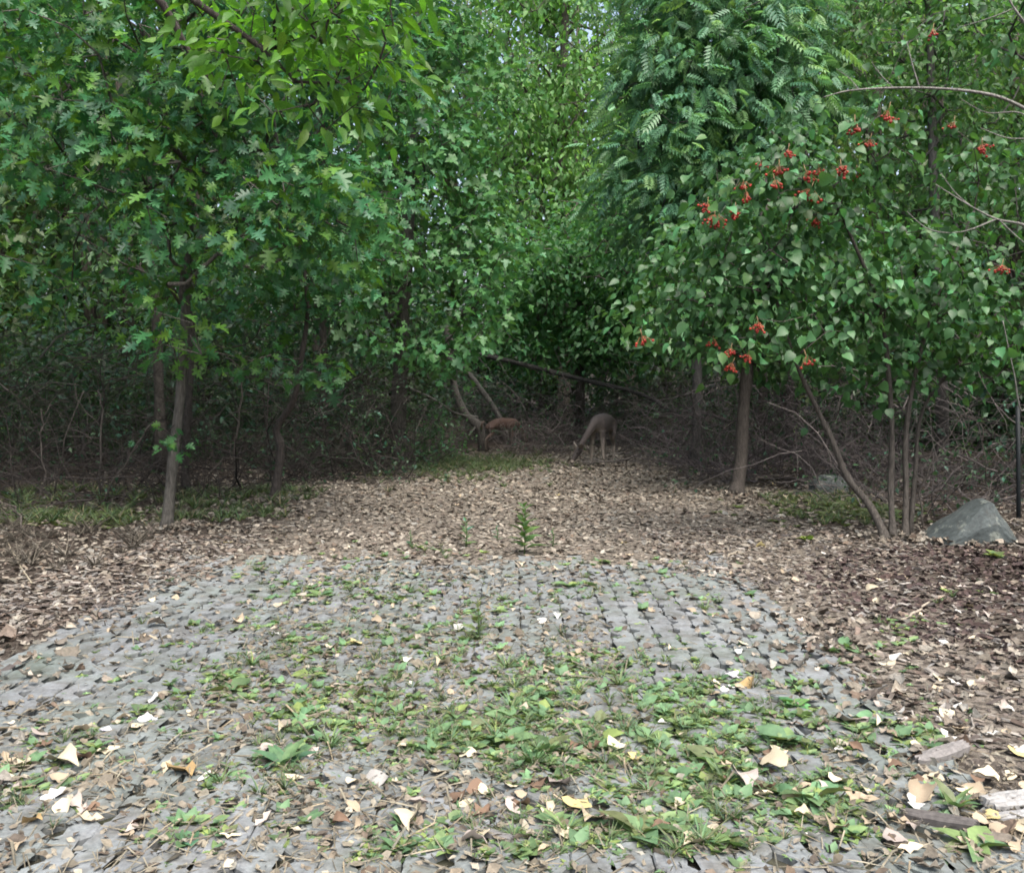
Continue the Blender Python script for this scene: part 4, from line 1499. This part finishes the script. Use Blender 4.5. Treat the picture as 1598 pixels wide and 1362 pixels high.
# ------------------------------------------------------------------ grass and small weeds
WEEDC = np.concatenate([palette((.100, .175, .085), 9, .2, .08), palette((.13, .15, .07), 2, .15, .05)])
GRASC = np.concatenate([palette((.078, .130, .055), 8, .25, .1), palette((.125, .118, .075), 4, .2, .05)])
patches = [(520, 940, 75, 22, 1.0), (930, 932, 60, 16, .7), (640, 1000, 55, 25, 1.0), (735, 1000, 35, 25, .8), (380, 1060, 90, 35, .9), (560, 1085, 110, 40, 1.2),
           (690, 1125, 120, 45, 1.3), (490, 1130, 110, 35, 1.0), (830, 1085, 110, 35, 1.3), (960, 1105, 130, 45, 1.4), (1090, 1120, 80, 35, 1.2), (800, 1160, 150, 45, 1.2),
           (1000, 1165, 140, 40, 1.3), (1225, 1180, 75, 35, 1.4), (870, 1200, 110, 30, 1.0), (1050, 1250, 150, 40, 1.2), (1130, 1215, 80, 30, 1.2), (1270, 1280, 90, 35, 1.3),
           (300, 1320, 50, 25, 1.0), (440, 1215, 35, 40, 1.3), (1000, 1330, 120, 30, 1.2), (1390, 1165, 60, 30, 1.0), (1240, 1118, 18, 12, 1.6), (720, 1330, 120, 30, 1.0),
           (620, 1350, 90, 18, 1.0), (850, 1330, 80, 30, 1.0), (120, 1180, 70, 25, .6), (60, 1250, 60, 40, .7), (360, 1240, 30, 20, 1.0), (250, 1120, 60, 25, .6), (1180, 1330, 90, 30, 1.0),
           (1080, 955, 50, 12, .5), (860, 1010, 120, 20, .5), (1130, 950, 40, 10, .5), (560, 1180, 120, 30, .6), (1400, 990, 40, 15, .5), (1330, 1020, 50, 20, .5), (1500, 945, 30, 12, .5),
           (760, 950, 90, 18, .7), (470, 1010, 90, 22, .7), (890, 1050, 90, 20, .8), (330, 1000, 50, 14, .5), (600, 925, 60, 12, .6), (1020, 900, 60, 10, .5), (420, 900, 60, 10, .5), (540, 885, 60, 10, .3), (690, 870, 70, 10, .3), (980, 890, 60, 8, .3), (860, 895, 40, 8, .4)]


def patch_points(n, scale=1.0):
    w = V([p[2] * p[3] * p[4] * (570 / (p[1] - 580)) ** 1.7 for p in patches], float)
    k = rng.choice(len(patches), n, p=w / w.sum())
    P = V(patches)[k]
    a = rng.normal(size=(n, 2)) * .55 * scale
    px, py = P[:, 0] + a[:, 0] * P[:, 2], P[:, 1] + a[:, 1] * P[:, 3]
    q = V([grd(u, v) for u, v in zip(px, py)])
    return q[:, 0], q[:, 1]


def rosette(n, L, w, rise, seed, tm=SMALL, col=None):
    """a weed: leaves spreading from one root, all meeting at the root point"""
    r = np.random.default_rng(seed)
    g = Geo()
    lv, ll, ls = tm
    for k in range(n):
        a = 6.283 * k / n + r.normal() * .35
        e = rise * r.uniform(.4, 1.3)
        Y = unit(V([math.cos(a), math.sin(a), e]))
        X = unit(np.cross(Y, V([0, 0, 1.]) + r.normal(size=3) * .25))
        Z = np.cross(X, Y)
        s = L * r.uniform(.6, 1.15)
        v = lv * V([w, 1, 1]) * s
        g.add(v[:, :1] * X + v[:, 1:2] * Y + v[:, 2:] * Z, ll, ls, (col if col is not None else WEEDC[r.integers(0, len(WEEDC))]) * r.uniform(.8, 1.2))
    v = np.concatenate(g.v)
    return g


def g_arrays(g):
    return np.concatenate(g.v), np.concatenate(g.l), np.concatenate(g.s), np.concatenate(g.c)


def put_plants(g, prot, x, y, smin, smax):
    """prot: list of Geo; joined copies"""
    arrs = [g_arrays(p) for p in prot]
    for xx, yy in zip(x, y):
        v, l, s, c = arrs[rng.integers(0, len(arrs))]
        a = rng.uniform(0, 6.28)
        k = rng.uniform(smin, smax)
        R = V([[math.cos(a), -math.sin(a), 0], [math.sin(a), math.cos(a), 0], [0, 0, 1]])
        z = .052 if (PX0 < xx < PX1 and yy < PY1) else float(ground_z(xx, yy))
        g.add((v * k) @ R.T + V([xx, yy, z]), l, s, c * math.exp(rng.normal() * .15))


small_w = [rosette(6 + s % 3, .060, .8 + .1 * s, .35 + .12 * s, s) for s in range(6)]
grass_t = [rosette(16, .11, .8, 1.9, 20 + s, BLADE, None) for s in range(4)]
for gt_ in grass_t:
    for k in range(len(gt_.c)):
        gt_.c[k] = np.tile(GRASC[rng.integers(0, len(GRASC))], (len(gt_.c[k]), 1)).astype(np.float32)
g = Geo()
x, y = patch_points(3700, 1.4)
kp = rng.random(len(x)) < np.clip(.55 + .75 * np.sin(5.1 * x + 1.3 * y) * np.sin(4.3 * y - 2.2 * x + .5) + .35 * np.sin(11 * x) * np.sin(9 * y), .06, 1)
x, y = x[kp], y[kp]
put_plants(g, small_w, x, y, .45, 1.15)
x, y = patch_points(1700, 2.6)
put_plants(g, small_w, x, y, .4, .8)
tag(g.build('ground_cover', M_WEED), 'low green weeds spreading over the paving', kind='stuff')
g = Geo()
x, y = patch_points(560, 1.5)
put_plants(g, grass_t, x, y, .35, .85)
# rough grass at the feet of the thicket and at the end of the clearing
x = rng.uniform(-6.5, -2.4, 420); y = rng.uniform(9.4, 12.5, 420)
kp = (y > 9.0 + .4 * (x + 4.5)) & (y < 12.6 + .5 * (x + 4))
put_plants(g, grass_t, x[kp], y[kp], .8, 2.0)
x = rng.normal(size=600) * .8 - .9; y = rng.normal(size=600) * 1.1 + 16.0
put_plants(g, grass_t, x, y, .7, 1.6)
x = rng.uniform(3.0, 4.2, 200); y = rng.uniform(9.5, 12, 200)
put_plants(g, grass_t, x, y, .6, 1.3)
tag(g.build('grass', M_WEED), 'thin rough grass in the paving gaps and at the feet of the trees', kind='stuff')
# dry straw at the left verge
g = Geo()
dry = [rosette(26, .3, .22, 1.4, 50 + s, BLADE, V([.125, .112, .090])) for s in range(3)]
x = rng.uniform(-5.4, -3.3, 50); y = rng.uniform(7.4, 9.4, 50)
put_plants(g, dry, x, y, .5, 1.15)
tag(g.build('dry_grass', M_LITTER), 'pale dry bent grass in front of the oak trunk', kind='stuff')
g = Geo()
low_ = [rosette(8, .075, 1.0, .7, 70 + s, SMALL, V([.07, .096, .032])) for s in range(3)]
x = rng.uniform(-5.4, -3.9, 200); y = rng.uniform(9.3, 10.4, 200)
put_plants(g, low_, x, y, .6, 1.3)
x = rng.normal(size=160) * .5 - .55; y = rng.normal(size=160) * .5 + 16.2
put_plants(g, low_, x, y, .6, 1.4)
x = rng.normal(size=150) * .5 + 3.6; y = rng.normal(size=150) * .5 + 10.6
put_plants(g, low_, x, y, .6, 1.3)
tag(g.build('undergrowth', M_WEED), 'low yellowish green plants at the feet of the trees', kind='stuff')

# ------------------------------------------------------------------ weeds one can point to
def weed(label, px, py, kind, s, group=None, dist=None, col=None):
    q = on_ground(px, py)
    z = .052 if (PX0 < q[0] < PX1 and q[1] < PY1) else q[2] + .03
    root = empty('weed', (q[0], q[1], z), label, 'weed', group)
    r = np.random.default_rng(int(px * 7 + py))
    WC = WEEDC if col is None else palette(col, 6, .15)
    tm, n, L, wf, rise = {'broad': (OVATE, 8, .10, 1.15, .55), 'grass': (BLADE, 26, .12, 1.0, 1.7), 'clover': (ROUND, 11, .065, 1.0, .8), 'fern': (POINTED, 10, .11, .9, 1.0)}[kind]
    for k in range(n):
        a = 2.4 * k + r.normal() * .3
        e = rise * r.uniform(.35, 1.4)
        Y = unit(V([math.cos(a), math.sin(a), e]))
        X = unit(np.cross(Y, V([0, 0, 1.]) + r.normal(size=3) * .25))
        Z = np.cross(X, Y)
        ss = L * s * r.uniform(.55, 1.15)
        v = tm[0] * V([wf, 1, 1]) * ss
        g = Geo()
        g.add(v[:, :1] * X + v[:, 1:2] * Y + v[:, 2:] * Z, tm[1], tm[2], WC[r.integers(0, len(WC))])
        link('leaf', g.mesh('leaf', M_WEED), root, False)
    return root


def tall_weed(label, px, py, h, n, col):
    q = on_ground(px, py)
    root = empty('tall_weed', (q[0], q[1], q[2] + .02), label, 'weed')
    r = np.random.default_rng(int(px))
    g = Geo()
    P = V([(0, 0, -.02), (.01, 0, h * .5), (.0, .01, h)])
    tube(g, P, V([.006, .005, .002]), 5, V([.07, .12, .04]))
    link('stem', g.mesh('stem', M_WEED), root, False)
    cols = palette(col, 6, .15)
    for k in range(n):
        u = .12 + .86 * k / n
        a = 2.4 * k
        Y = unit(V([math.cos(a), math.sin(a), .35 + .9 * u]))
        X = unit(np.cross(Y, V([0, 0, 1.]) + r.normal(size=3) * .2))
        Z = np.cross(X, Y)
        s = h * (.42 - .26 * u) * r.uniform(.8, 1.2)
        v = POINTED[0] * V([1.1, 1, 1]) * s
        g = Geo()
        g.add(v[:, :1] * X + v[:, 1:2] * Y + v[:, 2:] * Z + V([0, 0, h * u]), POINTED[1], POINTED[2], cols[k % 6])
        link('leaf', g.mesh('leaf', M_WEED), root, False)


tall_weed('tallest upright leafy weed standing alone on the brown leaf carpet', 818, 874, .44, 24, (.075, .150, .050))
tall_weed('thin upright weed on the leaf carpet, shorter neighbour of the tallest one', 727, 862, .27, 16, (.085, .150, .075))
tall_weed('short bluish leafy weed between the two upright weeds on the leaf carpet', 775, 852, .15, 9, (.065, .140, .090))
tall_weed('small green weed on the leaf carpet in front of the maple thicket', 640, 862, .16, 9, (.075, .150, .085))
tall_weed('low weed behind the tallest upright weed on the leaf carpet', 862, 862, .18, 9, (.085, .140, .085))
tall_weed('thin stalked weed growing from the paving in the middle of the drive', 745, 1010, .30, 14, (.11, .145, .06))
weed('dark tuft of fine grass growing among pavers in the near middle', 832, 1215, 'grass', 1.15, col=(.060, .125, .040))
weed('bright green small tuft alone on the bare grey pavers', 1238, 1120, 'clover', 1.1, col=(.080, .190, .070))
weed('large flat broad-leaved weed at the bottom beside pale curled leaf', 1000, 1325, 'broad', 1.3)
weed('broad-leaved weed near the big cream leaf on the paving', 1120, 1215, 'broad', 1.25)
weed('spreading broad-leaved weed before the ridged bark piece', 1270, 1270, 'broad', 1.35)
weed('leafy green weed at the lower edge beside the paving corner', 295, 1340, 'clover', .95, col=(.075, .150, .075))
weed('upright leafy weed amid dead leaves on the near paving', 440, 1215, 'fern', 1.25, col=(.075, .150, .075))
weed('two-leaved weed beside the big ochre leaf on the near paving', 362, 1240, 'broad', .9)
weed('green and yellow weed in the litter before the boulder', 1552, 885, 'clover', 1.4, col=(.12, .17, .06))
weed('low yellowish weed in front of the leaning bush stem', 1258, 852, 'clover', 1.2, col=(.12, .19, .055))
weed('dark green leafy weed at the foot of the stout leaning trunk', 1127, 772, 'clover', 1.6, col=(.05, .12, .06))
weed('broad clump of weeds among pavers right of the drive middle', 1225, 1180, 'clover', 1.7)
weed('green broad-leaved weed below the ridged bark piece', 1520, 1350, 'broad', 1.25)
weed('green weed beside peeling white bark at the corner', 1490, 1285, 'fern', 1.0)
shared = [('grassy weed tuft growing between the grey pavers', 'grass', 'weed tufts on the paving'), ('broad-leaved green weed rosette growing between the pavers', 'broad', 'weed rosettes on the paving'), ('small round-leaved weed clump growing between the pavers', 'clover', 'weed clumps on the paving')]
x, y = patch_points(64)
u_, v_, d_ = project(np.stack([x, y, np.zeros_like(x)], 1))
for k, (a, b) in enumerate(zip(u_, v_)):
    if 5 < a < 1590 and 900 < b < 1358:
        lb, kd, gr = shared[(k * 7) % 3]
        weed(lb, float(a), float(b), kd, rng.uniform(.7, 1.15), gr)

# ------------------------------------------------------------------ fallen leaves one can point to
LEAFCOL = {'cream': (.40, .35, .25), 'white': (.46, .45, .41), 'ochre': (.31, .215, .10), 'tan': (.29, .235, .165), 'pinkish': (.29, .25, .22), 'yellow': (.38, .32, .15), 'brown': (.125, .082, .055), 'grey': (.27, .26, .24)}
leafmesh = {}


def fallen(px, py, size_px, colr, label, group=None, shape=None):
    q = grd(px, py)
    d = project(V([q]))[2][0]
    s = size_px / F * d
    shape = random.randrange(len(CURL)) if shape is None else shape
    var = random.randrange(3)
    key = (shape, colr, var)
    if key not in leafmesh:
        g = Geo()
        c = V(LEAFCOL[colr]) * (.85 + .15 * var)
        g.add(CURL[shape][0], CURL[shape][1], CURL[shape][2], c)
        leafmesh[key] = g.mesh('fallen_leaf', M_LITTER)
    o = link('fallen_leaf', leafmesh[key])
    z = float(surf_z(q[0], q[1])) + .006
    o.location = (q[0], q[1], z)
    o.rotation_euler = (random.uniform(-.45, .45), random.uniform(-.45, .45), random.uniform(0, 6.28))
    o.scale = (s * random.uniform(.85, 1.1), s, s * random.uniform(.8, 1.2))
    tag(o, label, 'leaf', group)


G1 = 'large fallen leaves on the paving'
for a in [
    (1205, 1222, 52, 'cream', 'upright broad cream leaf among the weeds near the drive middle', 0), (1172, 1088, 36, 'ochre', 'orange-brown leaf standing beside a white scrap on bare pavers', 0),
    (1085, 1345, 78, 'cream', 'big pale curled leaf at the very bottom of the view', 4), (905, 1283, 50, 'yellow', 'yellowish curled leaf above a folded tan one', 1),
    (918, 1308, 48, 'tan', 'folded tan leaf touching a yellowish one', 0), (645, 1312, 52, 'cream', 'broad cream leaf propped up beside green weeds, near bottom middle', 0),
    (872, 1250, 56, 'pinkish', 'pinkish grey ragged leaf beside the dark grass tuft', 1), (105, 1216, 56, 'cream', 'large pale yellow leaf at the near left of the paving', 0),
    (286, 1234, 54, 'ochre', 'big ochre and cream leaf folded over near two-leaved weed', 5), (170, 1196, 34, 'cream', 'upright cream leaf just behind the large pale yellow one', 2),
    (85, 1266, 36, 'white', 'bluish white crumpled leaf at the near left', 1), (56, 1312, 38, 'ochre', 'tan leaf lying alone near the lower left corner', 0),
    (140, 1308, 38, 'cream', 'cream triangular leaf next to the tan one near the lower left', 3), (690, 1058, 28, 'cream', 'pale upright leaf in the middle of the weedy paving', 0),
    (555, 1022, 28, 'yellow', 'yellow curled leaf among dry grass in the middle distance', 2), (630, 1190, 32, 'cream', 'narrow upright cream leaf in the weedy middle', 2),
    (590, 1246, 48, 'grey', 'greyish folded leaf beside a bare paver', 1), (1160, 1248, 56, 'pinkish', 'pinkish tan leaf below the upright broad cream one', 0),
    (1300, 1326, 46, 'tan', 'tan leaf beside weeds at the near right', 0), (1432, 1268, 56, 'tan', 'wrinkled beige leaf above the ridged bark piece', 0),
    (1430, 1320, 46, 'pinkish', 'pale flat leaf just below the ridged bark piece', 4), (1536, 1240, 40, 'cream', 'squarish cream leaf near the right border', 0),
    (1540, 1303, 36, 'yellow', 'yellow leaf touching the end of the ridged bark piece', 1), (1497, 1163, 38, 'cream', 'pale broad leaf on the mulch at the right', 4),
    (1430, 1190, 34, 'cream', 'cream leaf on weeds left of the grey bark slab', 2), (1310, 1195, 26, 'white', 'small white upright leaf at the paving edge', 2),
    (1585, 1196, 32, 'yellow', 'yellow leaf on the mulch at the right border', 1), (1056, 1172, 24, 'cream', 'small cream leaf in the dense weeds', 2),
    (990, 1210, 34, 'yellow', 'yellow leaf beside the bare paver in the near middle', 3), (1515, 1088, 28, 'cream', 'cream leaf on the mulch in the middle distance at right', 4),
    (319, 998, 20, 'white', 'bright white leaf on the bare pavers at left', 2), (245, 982, 20, 'white', 'white flat leaf near the paving edge at left', 4),
    (460, 1240, 32, 'cream', 'small cream leaf left of the upright leafy weed', 2), (28, 1352, 36, 'tan', 'tan leaf in the lower left corner', 0),
    (1590, 1325, 40, 'cream', 'cream leaf at the right border below the yellow one', 0), (640, 1132, 30, 'brown', 'brown curled leaf in the weedy middle', 1),
    (1195, 1258, 34, 'brown', 'brown leaf tucked behind the pinkish tan one', 3), (320, 1240, 30, 'white', 'narrow pale leaf right of the big ochre and cream one', 2),
    (800, 1290, 40, 'pinkish', 'pinkish curled leaf left of the yellowish one', 2), (740, 1345, 40, 'pinkish', 'flat pinkish leaf at the bottom edge', 0),
    (1265, 1335, 36, 'white', 'pale ragged leaf at the bottom beside tan one', 3), (440, 1130, 26, 'grey', 'grey leaf tilted against dark debris', 2)]:
    fallen(a[0], a[1], a[2], a[3], a[4], G1, a[5])
zones = [('dry leaf, one of many scattered among the near weeds', 'scattered pale leaves on the paving', ['cream', 'tan', 'pinkish', 'cream'], 72, (0, 1598), (1150, 1358)),
         ('dry leaf, one of many scattered on the near paving', 'scattered brown leaves on the paving', ['brown'], 30, (0, 1598), (1150, 1358)),
         ('small dry leaf, one of many scattered on the farther paving', 'scattered small leaves on the farther paving', ['cream', 'tan', 'white', 'tan'], 55, (150, 1250), (930, 1150)),
         ('dry leaf, one of many scattered on the wood mulch verge', 'scattered pale leaves on the mulch', ['cream', 'tan', 'pinkish', 'white'], 75, (1330, 1598), (900, 1350)),
         ('dry leaf, one of many standing out on the brown leaf carpet', 'pale leaves on the leaf carpet', ['cream', 'tan', 'tan', 'yellow'], 55, (300, 1350), (760, 920))]
for lb, gr, cs, n, xr, yr in zones:
    for k in range(n):
        px, py = random.uniform(*xr), random.uniform(*yr)
        fallen(px, py, (py - 560) / 800 * random.uniform(22, 42), (cl := random.choice(cs)), cl + ' ' + lb, gr)

# ------------------------------------------------------------------ bark, sticks and paper scraps
def bark(label, px, py, length_px, ang, col, w=.22, ridges=4, cat='bark', arch=.25):
    q = grd(px, py)
    d = project(V([q]))[2][0]
    L = length_px / F * d
    r = np.random.default_rng(int(px))
    g = Geo()
    na, nc = 12, 2 * ridges + 3
    vs = []
    for lay in (0, 1):
        for a in range(na):
            u = a / (na - 1) - .5
            for c in range(nc):
                t = c / (nc - 1) - .5
                ww = w * (1 - .3 * abs(u) ** 2 * 4 * r.uniform(.6, 1.2))
                z = arch * w * (1 - (2 * t) ** 2) + (.07 * w * (c % 2) if lay else -.10) * 1.0 + .03 * w * r.normal()
                vs.append((L * (u + .03 * r.normal() * (a in (0, na - 1))), L * ww * t * 2, L * z if lay else L * (z * .9 - .02)))
    lo = []
    for lay in (0, 1):
        o = lay * na * nc
        for a in range(na - 1):
            for c in range(nc - 1):
                f = [o + a * nc + c, o + (a + 1) * nc + c, o + (a + 1) * nc + c + 1, o + a * nc + c + 1]
                lo += f if lay else f[::-1]
    o = na * nc
    rim = [a * nc for a in range(na)] + [(na - 1) * nc + c for c in range(1, nc)] + [a * nc + nc - 1 for a in range(na - 2, -1, -1)] + [c for c in range(nc - 2, 0, -1)]
    for k in range(len(rim)):
        a, b = rim[k], rim[(k + 1) % len(rim)]
        lo += [a, b, b + o, a + o]
    vs = V(vs)
    vs[:, 2] -= vs[:, 2].min()
    g.add(vs, lo, np.full(len(lo) // 4, 4), V(col))
    ob = g.build('bark_piece', M_CHIP, smooth=False)
    ob.location = (q[0], q[1], float(surf_z(q[0], q[1])) - .004)
    ob.rotation_euler = (r.normal() * .08, r.normal() * .06, ang)
    return tag(ob, label, cat)


bark('dark ridged strip of bark lying on the near right paving', 1465, 1310, 108, -.6, (.085, .078, .073), .13, 4)
bark('short brown bark chunk beside the dark ridged strip', 1540, 1335, 66, -.5, (.13, .112, .09), .22, 3)
bark('long grey bark slab on the mulch above the pale leaves', 1468, 1203, 105, .45, (.16, .15, .142), .13, 3)
bark('white peeling bark plate at the right border', 1575, 1278, 90, .3, (.25, .246, .235), .26, 3, arch=.1)
bark('second smaller white bark flake below the peeling plate', 1578, 1300, 55, .1, (.23, .227, .22), .22, 2, arch=.1)
bark('grey splintered bark bit at the bottom of the paving', 770, 1330, 66, -.5, (.14, .135, .13), .14, 3)
for lb, pts, r, c in [('pale stick lying on the mulch near the paving edge', [(1405, 985), (1430, 970), (1450, 955)], .011, (.27, .235, .185)),
                      ('crooked grey twig standing in the mulch at right', [(1512, 1175), (1518, 1150), (1512, 1136)], .006, (.19, .172, .148)),
                      ('long straw stalk bent over the left verge', [(50, 925), (20, 875), (-10, 830)], .006, (.25, .22, .16)),
                      ('short pale stick on the left side of the paving', [(186, 1078), (200, 1074), (212, 1070)], .007, (.28, .25, .20)),
                      ('thin stick lying across leaf carpet right of the upright weeds', [(1135, 880), (1150, 872), (1162, 876)], .010, (.25, .215, .165))]:
    P = V([grd(*q) for q in pts])
    P[:, 2] = surf_z(P[:, 0], P[:, 1]) + .015
    tt = np.linspace(0, 2, 9)
    Q = np.stack([np.interp(tt, [0, 1, 2], P[:, k]) for k in range(3)], 1) + rng.normal(size=(9, 3)) * .004
    g = Geo()
    tube(g, Q, np.linspace(r, r * .6, 9), 6, V(c))
    tag(g.build('stick', M_CHIP), lb, 'stick')


def scrap(label, px, py, wpx, col, ang, cat='scrap'):
    q = grd(px, py)
    d = project(V([q]))[2][0]
    L = wpx / F * d
    r = np.random.default_rng(int(px))
    n = 5
    vs = []
    for lay in (0, 1):
        for a in range(n):
            for b in range(n):
                u, v = a / (n - 1) - .5, b / (n - 1) - .5
                vs.append((L * u, L * .62 * v, L * (.12 * abs(u + v * .4) + .03 * r.normal()) + lay * .0012))
    lo = []
    for lay in (0, 1):
        o = lay * n * n
        for a in range(n - 1):
            for b in range(n - 1):
                f = [o + a * n + b, o + (a + 1) * n + b, o + (a + 1) * n + b + 1, o + a * n + b + 1]
                lo += f if lay else f[::-1]
    g = Geo()
    vs = V(vs)
    vs[:, 2] -= vs[:, 2].min()
    g.add(vs, lo, np.full(len(lo) // 4, 4), V(col))
    ob = g.build('paper_scrap', M_LITTER)
    ob.location = (q[0], q[1], .06)
    ob.rotation_euler = (.25, .1, ang)
    tag(ob, label, cat)


scrap('pale lilac paper scrap on the bare pavers', 1146, 1072, 30, (.38, .365, .39), .6)
scrap('small white paper scrap on pavers at left', 238, 1143, 15, (.55, .57, .62), .2)
scrap('narrow lilac scrap beside dark dead leaf at left', 165, 1160, 16, (.44, .42, .46), 1.0)
